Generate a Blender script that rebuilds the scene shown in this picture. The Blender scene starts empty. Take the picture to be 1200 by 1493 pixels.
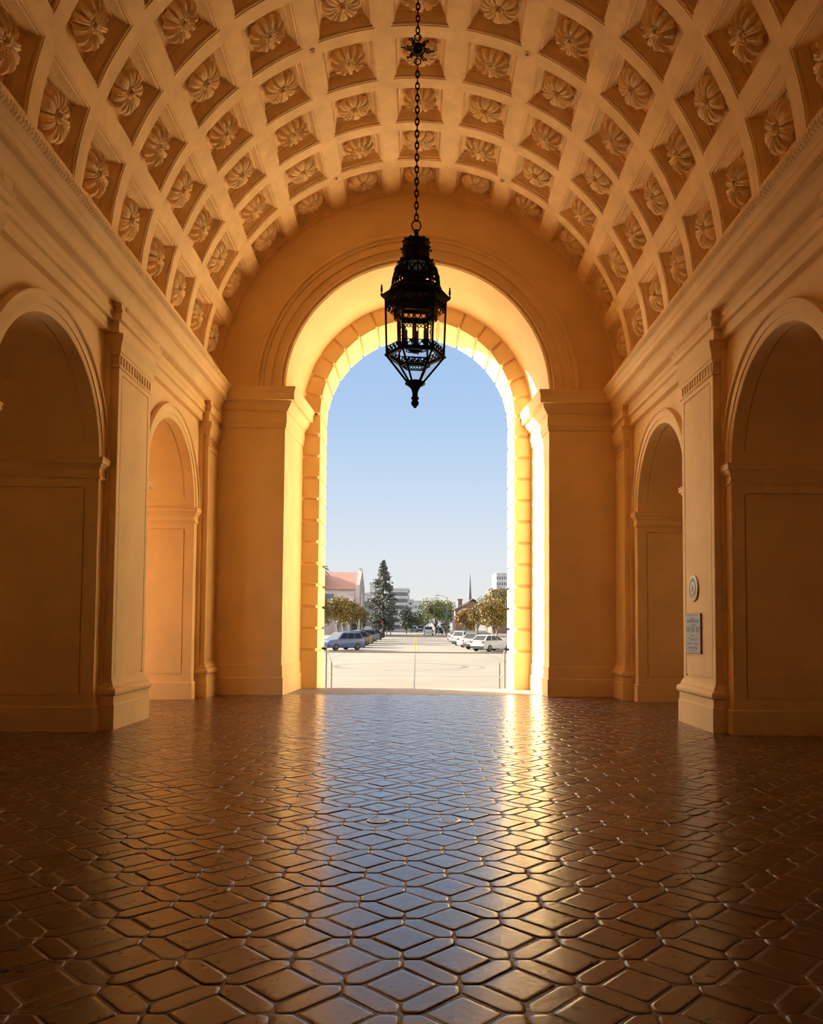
import bpy, bmesh, math, random
from mathutils import Vector, Matrix
random.seed(7)
PI = math.pi
SC = bpy.context.scene
COL = SC.collection
R = math.radians
SUN_E = 31.5; HALO = 9.0; BACK = 2.4; SKY_S = 1.0; EXPO = 0.0
SKY = [(.02, (.84,.83,.80)), (.08, (.76,.81,.86)), (.16, (.60,.73,.90)), (.26, (.44,.62,.88)), (.36, (.36,.55,.86))]

# ------------------------------------------------------------------ helpers
class MB:
    """collects vertices and faces; build() links them as one mesh object"""
    def __init__(self):
        self.v = []; self.f = []; self.m = []; self.c = []; self.cur = 0; self.tone = None
    def vert(self, x, y, z):
        self.v.append((x, y, z)); return len(self.v) - 1
    def face(self, idx):
        self.f.append(tuple(idx)); self.m.append(self.cur); self.c.append(self.tone)
    def quad(self, a, b, c, d):
        i = len(self.v); self.v += [tuple(a), tuple(b), tuple(c), tuple(d)]
        self.face((i, i+1, i+2, i+3))
    def poly(self, pts):
        i = len(self.v); self.v += [tuple(p) for p in pts]
        self.face(range(i, i+len(pts)))
    def box(self, x0, x1, y0, y1, z0, z1):
        i = len(self.v)
        self.v += [(x0,y0,z0),(x1,y0,z0),(x1,y1,z0),(x0,y1,z0),(x0,y0,z1),(x1,y0,z1),(x1,y1,z1),(x0,y1,z1)]
        for q in ((0,3,2,1),(4,5,6,7),(0,1,5,4),(1,2,6,5),(2,3,7,6),(3,0,4,7)):
            self.face([i+k for k in q])
    def grid(self, rows, close_u=False, close_v=False):
        """rows: list of equal-length lists of points"""
        i = len(self.v); nr = len(rows); nc = len(rows[0])
        for r in rows: self.v += [tuple(p) for p in r]
        for a in range(nr if close_v else nr-1):
            for b in range(nc if close_u else nc-1):
                a2 = (a+1) % nr; b2 = (b+1) % nc
                self.face((i+a*nc+b, i+a*nc+b2, i+a2*nc+b2, i+a2*nc+b))
        return i
    def sweep(self, path, prof, side=1, closed=False, caps=True):
        """path: 2D (x,y) polyline; prof: (offset,z); offset goes to the left of travel when side=1"""
        n = len(path); rows = []
        for k in range(n):
            p = Vector(path[k])
            if closed:
                a = Vector(path[k-1]); b = Vector(path[(k+1) % n])
            else:
                a = Vector(path[k-1]) if k > 0 else None
                b = Vector(path[k+1]) if k < n-1 else None
            ns = []
            if a is not None:
                d = (p-a).normalized(); ns.append(Vector((-d.y, d.x)))
            if b is not None:
                d = (b-p).normalized(); ns.append(Vector((-d.y, d.x)))
            m = ns[0] if len(ns) == 1 else (ns[0]+ns[1])/(1+ns[0].dot(ns[1]))
            m = m*side
            rows.append([(p.x+m.x*o, p.y+m.y*o, z) for o, z in prof])
        self.grid(rows, close_v=closed)
        if caps and not closed:
            self.poly(rows[0]); self.poly(rows[-1])
    def tube(self, pts, rad, n=8, caps=True):
        pts = [Vector(p) for p in pts]; rows = []
        if not isinstance(rad, (list, tuple)): rad = [rad]*len(pts)
        up = None
        for k, p in enumerate(pts):
            d = (pts[min(k+1, len(pts)-1)] - pts[max(k-1, 0)]).normalized()
            if up is None:
                up = Vector((0,0,1)) if abs(d.z) < .9 else Vector((1,0,0))
            s = d.cross(up)
            if s.length < 1e-4: s = d.cross(Vector((0,1,0)))
            s.normalize(); u = s.cross(d).normalized(); up = u
            rows.append([tuple(p + (s*math.cos(2*PI*j/n) + u*math.sin(2*PI*j/n))*rad[k]) for j in range(n)])
        self.grid(rows, close_u=True)
        if caps: self.poly(rows[0]); self.poly(rows[-1])
    def lathe(self, prof, c=(0,0,0), n=24, rot=0, axis='Z', caps=True):
        rows = []
        for r, z in prof:
            row = []
            for j in range(n):
                a = rot + 2*PI*j/n
                p = (r*math.cos(a), r*math.sin(a), z)
                if axis == 'X': p = (p[2], p[0], p[1])
                if axis == 'Y': p = (p[0], p[2], p[1])
                row.append((c[0]+p[0], c[1]+p[1], c[2]+p[2]))
            rows.append(row)
        self.grid(rows, close_u=True)
        if caps and prof[0][0] > 1e-5: self.poly(rows[0])
        if caps and prof[-1][0] > 1e-5: self.poly(rows[-1])
    def torus(self, c, r, t, axis='Z', n=20, k=8, sx=1, sy=1, rot=None):
        rows = []
        for a in range(n):
            A = 2*PI*a/n; row = []
            for b in range(k):
                B = 2*PI*b/k; q = r + t*math.cos(B)
                p = Vector((q*math.cos(A)*sx, q*math.sin(A)*sy, t*math.sin(B)))
                if axis == 'X': p = Vector((p.z, p.x, p.y))
                if axis == 'Y': p = Vector((p.x, p.z, p.y))
                if rot is not None: p = rot @ p
                row.append((c[0]+p.x, c[1]+p.y, c[2]+p.z))
            rows.append(row)
        self.grid(rows, close_u=True, close_v=True)
    def build(self, name, mats, parent=None, smooth=35, loc=None):
        me = bpy.data.meshes.new(name)
        me.from_pydata(self.v, [], self.f)
        if not isinstance(mats, (list, tuple)): mats = [mats]
        for m in mats: me.materials.append(m)
        if len(mats) > 1: me.polygons.foreach_set('material_index', self.m)
        if any(t is not None for t in self.c):
            at = me.color_attributes.new('tone', 'FLOAT_COLOR', 'CORNER')
            buf = []
            for f, t in zip(self.f, self.c):
                t = t or (.5,.5,.5)
                buf += [t[0], t[1], t[2], 1.0]*len(f)
            at.data.foreach_set('color', buf)
        bm = bmesh.new(); bm.from_mesh(me)
        bmesh.ops.remove_doubles(bm, verts=bm.verts, dist=1e-5)
        bmesh.ops.recalc_face_normals(bm, faces=bm.faces)
        bm.to_mesh(me); bm.free()
        if smooth:
            me.polygons.foreach_set('use_smooth', [True]*len(me.polygons))
            me.set_sharp_from_angle(angle=R(smooth))
        me.update()
        o = bpy.data.objects.new(name, me); COL.objects.link(o)
        if parent is not None: o.parent = parent
        if loc is not None: o.location = loc
        return o

def tag(o, label=None, cat=None, group=None, kind=None):
    if label: o['label'] = label
    if cat: o['category'] = cat
    if group: o['group'] = group
    if kind: o['kind'] = kind
    return o
def empty(name, loc=(0,0,0), rz=0):
    o = bpy.data.objects.new(name, None); COL.objects.link(o)
    o.empty_display_size = .1
    o.location = loc; o.rotation_euler = (0, 0, rz); return o
def copy_tree(o, parent=None):
    c = o.copy(); COL.objects.link(c)
    if parent is not None: c.parent = parent
    for ch in [k for k in SC.objects if k.parent == o]: copy_tree(ch, c)
    return c

# ------------------------------------------------------------------ materials
def newmat(name):
    m = bpy.data.materials.new(name); m.use_nodes = True
    nt = m.node_tree; b = nt.nodes['Principled BSDF']
    return m, nt, b
def N(nt, t, **kw):
    n = nt.nodes.new(t)
    for k, v in kw.items():
        if k.startswith('in_'): n.inputs[k[3:].replace('_', ' ')].default_value = v
        else: setattr(n, k, v)
    return n
def noisy(name, col, col2, scale=3, rough=.8, bump=.0, bscale=40, detail=4, metallic=0, spec=.3, rough2=None):
    m, nt, b = newmat(name); L = nt.links.new
    tc = N(nt, 'ShaderNodeTexCoord')
    n1 = N(nt, 'ShaderNodeTexNoise'); n1.inputs['Scale'].default_value = scale; n1.inputs['Detail'].default_value = detail
    n1.inputs['Roughness'].default_value = .6
    L(tc.outputs['Object'], n1.inputs['Vector'])
    cr = N(nt, 'ShaderNodeValToRGB'); cr.color_ramp.elements[0].position = .35; cr.color_ramp.elements[1].position = .65
    cr.color_ramp.elements[0].color = (*col, 1); cr.color_ramp.elements[1].color = (*col2, 1)
    L(n1.outputs['Fac'], cr.inputs['Fac']); L(cr.outputs['Color'], b.inputs['Base Color'])
    b.inputs['Roughness'].default_value = rough; b.inputs['Metallic'].default_value = metallic
    b.inputs['Specular IOR Level'].default_value = spec
    if rough2 is not None:
        mr = N(nt, 'ShaderNodeMapRange'); mr.inputs['To Min'].default_value = rough; mr.inputs['To Max'].default_value = rough2
        L(n1.outputs['Fac'], mr.inputs['Value']); L(mr.outputs['Result'], b.inputs['Roughness'])
    if bump:
        n2 = N(nt, 'ShaderNodeTexNoise'); n2.inputs['Scale'].default_value = bscale; n2.inputs['Detail'].default_value = 3
        L(tc.outputs['Object'], n2.inputs['Vector'])
        bp = N(nt, 'ShaderNodeBump'); bp.inputs['Strength'].default_value = bump; bp.inputs['Distance'].default_value = .01
        L(n2.outputs['Fac'], bp.inputs['Height']); L(bp.outputs['Normal'], b.inputs['Normal'])
    return m
def plain(name, col, rough=.6, metallic=0, spec=.4):
    return noisy(name, [c*.93 for c in col], [min(1, c*1.06) for c in col], 4, rough, 0, metallic=metallic, spec=spec)

M = {}
PL = (.84, .615, .325)
M['plaster'] = noisy('ochre_plaster', [c*.93 for c in PL], [c*1.03 for c in PL], 1.3, .85, .12, 60, 6, spec=.15)
M['vault'] = noisy('vault_plaster', [c*.88 for c in PL], [c*1.06 for c in PL], 2.2, .85, .2, 45, 6, spec=.15)
M['rosette'] = noisy('rosette_plaster', [c*.80 for c in PL], [c*1.02 for c in PL], 5, .85, .15, 70, 4, spec=.15)
M['iron'] = noisy('dark_bronze', (.009,.006,.0045), (.018,.012,.009), 12, .5, .15, 60, metallic=.15, spec=.22)
M['stone'] = noisy('pale_sill_stone', (.19,.175,.155), (.25,.23,.205), 3, .55, .1, 50)
M['candle'] = plain('candle_sleeve', (.35,.22,.09), .5)
M['steel'] = plain('dark_steel', (.09,.085,.08), .4, .7)

def glass(name, tint=(1,1,1), refl=.6, rough=.03):
    m = bpy.data.materials.new(name); m.use_nodes = True; nt = m.node_tree; nt.nodes.clear(); L = nt.links.new
    out = N(nt, 'ShaderNodeOutputMaterial'); t = N(nt, 'ShaderNodeBsdfTransparent'); t.inputs[0].default_value = (*tint, 1)
    g = N(nt, 'ShaderNodeBsdfGlossy'); g.inputs['Roughness'].default_value = rough
    fr = N(nt, 'ShaderNodeLayerWeight'); fr.inputs['Blend'].default_value = .5
    pw = N(nt, 'ShaderNodeMath', operation='POWER'); pw.inputs[1].default_value = 4
    ma = N(nt, 'ShaderNodeMath', operation='MULTIPLY_ADD'); ma.inputs[1].default_value = refl; ma.inputs[2].default_value = .03
    L(fr.outputs['Facing'], pw.inputs[0])
    mx = N(nt, 'ShaderNodeMixShader'); L(pw.outputs[0], ma.inputs[0]); L(ma.outputs[0], mx.inputs[0])
    L(t.outputs[0], mx.inputs[1]); L(g.outputs[0], mx.inputs[2]); L(mx.outputs[0], out.inputs[0])
    return m
M['glass'] = glass('lantern_glass', (.95,.96,.96), .3)

def tile_material():
    m, nt, b = newmat('terracotta_tile'); L = nt.links.new
    tc = N(nt, 'ShaderNodeTexCoord'); at = N(nt, 'ShaderNodeVertexColor'); at.layer_name = 'tone'
    n1 = N(nt, 'ShaderNodeTexNoise'); n1.inputs['Scale'].default_value = 9; n1.inputs['Detail'].default_value = 6; n1.inputs['Roughness'].default_value = .65
    L(tc.outputs['Object'], n1.inputs['Vector'])
    mr = N(nt, 'ShaderNodeMapRange'); mr.inputs['From Min'].default_value = .3; mr.inputs['From Max'].default_value = .7
    mr.inputs['To Min'].default_value = .72; mr.inputs['To Max'].default_value = 1.2
    L(n1.outputs['Fac'], mr.inputs['Value'])
    mx = N(nt, 'ShaderNodeMix', data_type='RGBA', blend_type='MULTIPLY'); mx.inputs['Factor'].default_value = 1
    L(at.outputs['Color'], mx.inputs['A']); L(mr.outputs['Result'], mx.inputs['B'])
    L(mx.outputs['Result'], b.inputs['Base Color'])
    n2 = N(nt, 'ShaderNodeTexNoise'); n2.inputs['Scale'].default_value = 26; n2.inputs['Detail'].default_value = 5
    L(tc.outputs['Object'], n2.inputs['Vector'])
    r2 = N(nt, 'ShaderNodeMapRange'); r2.inputs['From Min'].default_value = .3; r2.inputs['From Max'].default_value = .7
    r2.inputs['To Min'].default_value = .24; r2.inputs['To Max'].default_value = .42
    L(n1.outputs['Fac'], r2.inputs['Value']); L(r2.outputs['Result'], b.inputs['Roughness'])
    bp = N(nt, 'ShaderNodeBump'); bp.inputs['Strength'].default_value = .22; bp.inputs['Distance'].default_value = .005
    L(n2.outputs['Fac'], bp.inputs['Height']); L(bp.outputs['Normal'], b.inputs['Normal'])
    b.inputs['IOR'].default_value = 1.5
    b.inputs['Coat Weight'].default_value = 1; b.inputs['Coat IOR'].default_value = 1.42; b.inputs['Coat Roughness'].default_value = .19
    L(bp.outputs['Normal'], b.inputs['Coat Normal'])
    return m
M['tile'] = tile_material()
M['grout'] = noisy('worn_grout', (.14,.11,.09), (.26,.21,.18), 14, .38, .5, 60, spec=.5)

# ------------------------------------------------------------------ main dimensions (metres)
YE = 18.1          # inner face of the end wall
YB = -6.0          # inner face of the rear wall
XW = 4.80          # side wall plane
VR, VZ = 4.60, 7.10    # vault radius and centre height
AR, AZ = 3.06, 7.00    # big arch
AR2, YR = 2.92, 20.0   # big arch at the rusticated face
RR, YO = 2.487, 21.46  # rusticated opening, outer face
SR, SZ = 1.51, 4.08    # side arches
SIDE_ARCHES = (15.37, 10.29, 5.2)
PILASTERS = ((12.06, 13.5), (6.95, 8.45), (1.95, 3.45))
DP = 1.75          # depth of the side passages
GZ = -.85          # plaza level

# ------------------------------------------------------------------ floor
def floor_tiles():
    mb = MB(); p = .374; h = p/2; a = .1235; g = .007
    ox, oy = -.045, 3.60
    cs = math.sqrt(.5)
    def W(u, v, z): return (ox + (u-v)*cs, oy + (u+v)*cs, z)
    def inside(x, y):
        if y > 18.28 or y < -2.6: return False
        if abs(x) < 4.95: return True
        return abs(x) < 6.9 and any(abs(y-c) < 1.75 for c in SIDE_ARCHES)
    reds = [(.060,.012,.006), (.050,.011,.006), (.066,.015,.008), (.046,.012,.007), (.062,.014,.008), (.056,.021,.014), (.046,.030,.025)]
    covers = []
    def put(poly, cu, cv, big):
        """poly: outline in (u,v) about the tile centre"""
        x, y, _ = W(cu, cv, 0)
        if not inside(x, y): return
        t = random.choice(reds[:5] if random.random() < .86 else reds[5:]); k = random.uniform(.8, 1.2)
        mb.tone = tuple(c*k for c in t)
        tx, ty = random.gauss(0, .0038), random.gauss(0, .0038); dz = random.gauss(0, .0012)
        ju, jv = random.gauss(0, .0015), random.gauss(0, .0015); rot = random.gauss(0, .006)
        n = len(poly)
        # round the outline's corners
        out = []
        for i in range(n):
            P = Vector(poly[i]); A = Vector(poly[i-1]); B = Vector(poly[(i+1) % n])
            da = (A-P).normalized(); db = (B-P).normalized()
            out += [P+da*.016, P+(da+db)*.005, P+db*.016]
        rows = []
        for s, z in ((0, -.009), (.003, -.0035), (.010, -.0008), (.022, 0), (.034, 0)):
            row = []
            for q in out:
                l = q.length; f = max(0, (l-s*1.25)/l)
                q2 = q*f
                u = cu+ju+q2.x-q2.y*rot; v = cv+jv+q2.y+q2.x*rot
                row.append(W(u, v, z + dz + tx*q2.x + ty*q2.y))
            rows.append(row)
        i0 = mb.grid(rows, close_u=True)
        c = mb.vert(*W(cu+ju, cv+jv, dz)); m = len(out); st = i0 + 4*m
        for j in range(m): mb.face((st+j, st+(j+1) % m, c))
    sq = a-g*.5; hw = (p-2*a)/2-g*.5
    square = [(-sq,-sq),(sq,-sq),(sq,sq),(-sq,sq)]
    tip = h-g*.9; sh = a+.010
    hex_u = [(-tip,0),(-sh,-hw),(sh,-hw),(tip,0),(sh,hw),(-sh,hw)]
    hex_v = [(y, -x) for x, y in hex_u]
    for i in range(-50, 75):
        for j in range(-50, 75):
            put(square, i*p, j*p, True)
            put(hex_u, i*p, j*p+h, False)
            put(hex_v, i*p+h, j*p, False)
    mb.tone = (.16,.13,.11)
    mb.cur = 1
    mb.quad((-6.6,YB-.1,-.0040),(6.6,YB-.1,-.0040),(6.6,18.3,-.0040),(-6.6,18.3,-.0040))
    o = mb.build('floor', [M['tile'], M['grout']], smooth=80)
    tag(o, 'glossy dark red terracotta floor of diamond tiles framed by pointed strips', 'floor', kind='structure')
floor_tiles()
mb = MB(); mb.box(-3.4, 3.4, 18.3, 20.2, -.2, .0)
tag(mb.build('trim_1', M['stone']), 'pale stone sill across the big archway floor', 'sill', kind='structure')

# ------------------------------------------------------------------ side walls with arched passages
def arch_pts(yc, r, zc, n=44, a0=0, a1=PI):
    return [(yc + r*math.cos(a0+(a1-a0)*k/n), zc + r*math.sin(a0+(a1-a0)*k/n)) for k in range(n+1)]
def panel_rect(mb, P, w, h, u0, u1, v0, v1, dep, lip=.025):
    """P(u,v,d) maps panel space to 3D; a face w x h with a sunk panel"""
    def ring(a, b):
        for k in range(4):
            mb.quad(a[k], a[(k+1) % 4], b[(k+1) % 4], b[k])
    r = lambda a, b, c, d, e: [P(a,c,e), P(b,c,e), P(b,d,e), P(a,d,e)]
    A = r(0,w,0,h,0); B = r(u0,u1,v0,v1,0); C = r(u0,u1,v0,v1,dep); D = r(u0+lip,u1-lip,v0+lip,v1-lip,dep); E = r(u0+lip,u1-lip,v0+lip,v1-lip,dep*.12)
    ring(A,B); ring(B,C); ring(C,D); ring(D,E); mb.poly(E)
def side_wall(s):
    mb = MB(); X = lambda d: s*(XW+d)
    ztop = 7.04
    edges = [YE]
    for yc in SIDE_ARCHES: edges += [yc+SR, yc-SR]
    edges.append(YB)
    for k in range(0, len(edges), 2):
        mb.quad((X(0),edges[k],0),(X(0),edges[k+1],0),(X(0),edges[k+1],ztop),(X(0),edges[k],ztop))
    for yc in SIDE_ARCHES:
        pts = arch_pts(yc, SR, SZ)
        mb.grid([[(X(0),y,z) for y, z in pts], [(X(0),y,ztop) for y, z in pts]])
        # barrel soffit with a sunk panel
        def band(d0, d1, r0, r1, a0=0, a1=PI):
            n = 44
            r = [[(X(d), yc+q*math.cos(a0+(a1-a0)*k/n), SZ+q*math.sin(a0+(a1-a0)*k/n)) for k in range(n+1)] for d, q in ((d0,r0),(d1,r1))]
            mb.grid(r)
        band(0,.16,SR,SR); band(.16,.16,SR,SR+.035); band(.16,.19,SR+.035,SR+.035); band(.19,.19,SR+.035,SR+.018)
        band(.19,DP-.19,SR+.018,SR+.018); band(DP-.19,DP-.19,SR+.018,SR+.035); band(DP-.19,DP-.16,SR+.035,SR+.035)
        band(DP-.16,DP-.16,SR+.035,SR); band(DP-.16,DP,SR,SR)
        for q in (0, 1):      # lower bands of the soffit stay flush with the reveal
            a = R(7.2)
            if q == 0: band(.10,DP-.1,SR-.003,SR-.003,0,a); e = a
            else: band(.10,DP-.1,SR-.003,SR-.003,PI-a,PI); e = PI-a
            mb.quad(*[(X(d), yc+rr*math.cos(e), SZ+rr*math.sin(e)) for d, rr in ((.16,SR-.003),(DP-.16,SR-.003),(DP-.16,SR+.035),(.16,SR+.035))])
        for t in (1, -1):     # reveals
            y0 = yc+t*SR
            panel_rect(mb, lambda u,v,d: (X(u), y0+t*d, v), DP, SZ, .16, DP-.16, .52, 3.64, .035)
    o = mb.build('wall_left' if s < 0 else 'wall_right', M['plaster'], smooth=0)
    tag(o, 'ochre plaster side wall with arched passages, on the %s' % ('left' if s < 0 else 'right, with the plaque'), 'wall', kind='structure')
side_wall(-1); side_wall(1)

# rooms behind the side walls
def side_rooms(s):
    mb = MB(); X0 = s*(XW+DP); X1 = s*(XW+DP+2.6)
    def rect_y(y, xa, xb, z0, z1): mb.quad((xa,y,z0),(xb,y,z0),(xb,y,z1),(xa,y,z1))
    def rect_x(x, ya, yb, z0, z1): mb.quad((x,ya,z0),(x,yb,z0),(x,yb,z1),(x,ya,z1))
    rooms = [(11.9, 17.4), (7.7, 11.9), (2.6, 7.7)]
    edges = []
    for (ya, yb), yc in zip(rooms, SIDE_ARCHES):
        rect_y(yb, X0, X1, 0, 6.2); rect_y(ya, X0, X1, 0, 6.2)
        mb.quad((X0,ya,6.2),(X1,ya,6.2),(X1,yb,6.2),(X0,yb,6.2))
        mb.quad((X0,ya,-.011),(X1,ya,-.011),(X1,yb,-.011),(X0,yb,-.011))
        # inner wall round the passage mouth
        rect_x(X0, ya, yc-SR, 0, 6.2); rect_x(X0, yc+SR, yb, 0, 6.2)
        pts = arch_pts(yc, SR, SZ)
        mb.grid([[(X0,y,z) for y, z in pts], [(X0,y,6.2) for y, z in pts]])
        if s < 0 and ya > 11:      # unseen window, added so low sun brightens the far left reveal
            w0, w1, z0, z1 = 12.0, 13.5, .3, 5.0
            rect_x(X1, ya, w0, 0, 6.2); rect_x(X1, w1, yb, 0, 6.2); rect_x(X1, w0, w1, 0, z0); rect_x(X1, w0, w1, z1, 6.2)
        else:
            rect_x(X1, ya, yb, 0, 6.2)
    o = mb.build('wall_outer_left' if s < 0 else 'wall_outer_right', M['plaster'])
    tag(o, 'plain ochre walls of the rooms behind the %s passages' % ('left' if s < 0 else 'right'), 'wall', kind='structure')
side_rooms(-1); side_rooms(1)

# ------------------------------------------------------------------ end walls with the big arch
def end_wall(front=True):
    mb = MB(); Y = YE if front else YB; sg = 1 if front else -1
    n = 64
    A = [(AR*math.cos(PI*k/n), AZ+AR*math.sin(PI*k/n)) for k in range(n+1)]
    B = []
    for k in range(n+1):
        a = PI*k/n; B.append((5.0*math.cos(a), AZ + 5.0*math.sin(a)))
    mb.grid([[(x,Y,z) for x, z in A], [(x,Y,z) for x, z in B]])
    y2 = YR if front else YB-1.9
    C = [(AR2*math.cos(PI*k/n), AZ+AR2*math.sin(PI*k/n)) for k in range(n+1)]
    mb.grid([[(x,Y,z) for x, z in A], [(x,y2,z) for x, z in C]])
    for s in (-1, 1):
        mb.quad((s*AR,Y,0),(s*5.0,Y,0),(s*5.0,Y,AZ),(s*AR,Y,AZ))
        mb.quad((s*AR,Y,0),(s*AR2,y2,0),(s*AR2,y2,AZ),(s*AR,Y,AZ))
    o = mb.build('wall_front' if front else 'wall_back', M['plaster'])
    tag(o, 'ochre end wall with the big round arch open to the street' if front else 'rear wall of the hall with its open arch', 'wall', kind='structure')
end_wall(True)
mb = MB(); mb.quad((-5,YB,0),(5,YB,0),(5,YB,12.2),(-5,YB,12.2)); o = mb.build('wall_back', M['plaster'])  # arch left out here so no daylight enters from behind
tag(o, 'rear wall made solid to keep light out behind the viewer', 'wall', kind='structure')

def ring_profile(mb, prof, c, plane='Y', n=72, a0=0, a1=PI, sgn=-1):
    """sweep (r, projection) round an arch; plane Y: arch in XZ at y=c[1]; plane X: arch in YZ at x=c[0]"""
    rows = []
    for k in range(n+1):
        a = a0+(a1-a0)*k/n; row = []
        for r, q in prof:
            if plane == 'Y': row.append((c[0]+r*math.cos(a), c[1]+sgn*q, c[2]+r*math.sin(a)))
            else: row.append((c[0]+sgn*q, c[1]+r*math.cos(a), c[2]+r*math.sin(a)))
        rows.append(row)
    mb.grid(rows)
mb = MB()
ring_profile(mb, [(3.77,-.01),(3.77,.09),(3.755,.13),(3.72,.155),(3.68,.155),(3.65,.13),(3.64,.10),(3.61,.10),(3.61,.125),(3.57,.125),(3.56,.085),(3.40,.085),(3.40,.105),(3.385,.105),(3.385,.06),(3.22,.06),(3.22,.085),(3.205,.095),(3.17,.095),(3.155,.08),(3.155,.04),(3.12,.04),(3.12,.06),(3.085,.06),(3.08,.03),(3.062,.03),(3.062,-.01)], (0,YE,AZ))
tag(mb.build('trim_2', M['plaster']), 'moulded archivolt round the big arch', 'arch moulding', kind='structure')

CAPP = [(-.02,6.13),(.015,6.14),(.03,6.16),(.03,6.235),(.045,6.25),(.045,6.52),(.075,6.525),(.085,6.56),(.12,6.60),(.155,6.65),(.165,6.70),(.175,6.705),(.175,6.735),(.255,6.74),(.255,6.90),(.265,6.91),(.27,6.95),(.29,6.98),(.29,7.04),(-.02,7.04)]
BASEP = [(-.01,0),(.045,0),(.045,.385),(.02,.40),(.02,.67),(0,.685),(-.01,.685)]
mb = MB()
for s in (-1, 1):
    path = [(s*4.9,YE),(s*AR,YE),(s*AR2,YR)]
    mb.sweep(path, CAPP, side=-1 if s < 0 else 1)
tag(mb.build('trim_3', M['plaster']), 'moulded capitals on the two piers of the big arch', 'capital', kind='structure')
mb = MB()
for s in (-1, 1):
    mb.sweep([(s*4.7,YE),(s*AR,YE),(s*AR2,YR)], BASEP, side=-1 if s < 0 else 1)
tag(mb.build('baseboard_front', M['plaster']), 'stepped plinth at the foot of the big arch piers', 'plinth', kind='structure')

# rusticated outer arch
def rustic():
    mb = MB(); g = .042; dp = .06; YM = YR
    yo = YO
    zs = [-.9, .97]
    while zs[-1] < 6.7: zs.append(zs[-1]+.5485)
    for s in (-1, 1):
        for z0, z1 in zip(zs[:-1], zs[1:]):
            # one cushion block: section around the jamb
            for (za, zb, off) in ((z0+g, z1-g, 0),):
                def ringpts(o, z): return [(s*(AR2+.3), YM+o, z), (s*(RR+o), YM+o, z), (s*(RR+o), yo-o, z), (s*(RR+1.6), yo-o, z)]
                mb.grid([ringpts(dp, z0), ringpts(dp, z0+g*.6), ringpts(0, z0+g), ringpts(0, z1-g), ringpts(dp, z1-g*.6), ringpts(dp, z1)])
    half = [0, 10.2, 20.5, 31, 41.8, 53, 65, 78]
    ang = half + [180-a for a in reversed(half)]
    ro = AR2+.3
    for a0, a1 in zip(ang[:-1], ang[1:]):
        ga = math.degrees(g/2.7)
        rows = []
        steps = [(a0, dp), (a0+ga*.6, dp)] + [(a0+ga+(a1-a0-2*ga)*k/5, 0) for k in range(6)] + [(a1-ga*.6, dp), (a1, dp)]
        for a, o in steps:
            c, q = math.cos(R(a)), math.sin(R(a))
            rows.append([(ro*c, YM+o, AZ+ro*q), ((RR+o)*c, YM+o, AZ+(RR+o)*q), ((RR+o)*c, yo-o, AZ+(RR+o)*q), ((RR+1.6)*c, yo-o, AZ+(RR+1.6)*q)])
        mb.grid(rows)
    o = mb.build('trim_4', M['plaster'])
    tag(o, 'rusticated block arch framing the view of the street', 'stone arch', kind='structure')
rustic()
# outer facade and roof slab so daylight only comes through openings
mb = MB()
n = 48
C = [((RR+1.5)*math.cos(PI*k/n), AZ+(RR+1.5)*math.sin(PI*k/n)) for k in range(n+1)]
mb.grid([[(x,YO,z) for x, z in C], [(x*4,YO,15) for x, z in C]])
for s in (-1, 1): mb.quad((s*(RR+1.5),YO,-.9),(s*16,YO,-.9),(s*16,YO,15),(s*(RR+1.5)*4,YO,15))
mb.quad((-16,YO,15),(16,YO,15),(16,YB,15),(-16,YB,15))
for s in (-1, 1):
    mb.quad((s*16,YO,-.9),(s*16,17.4,-.9),(s*16,17.4,15),(s*16,YO,15))
    mb.quad((s*9.15,17.4,-.9),(s*16,17.4,-.9),(s*16,17.4,15),(s*9.15,17.4,15))
    mb.quad((s*9.15,17.4,6.2),(s*9.15,YB,6.2),(s*9.15,YB,15),(s*9.15,17.4,15))
tag(mb.build('wall_exterior', M['plaster']), 'outer facade of the building around the rusticated arch', 'wall', kind='structure')

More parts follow.
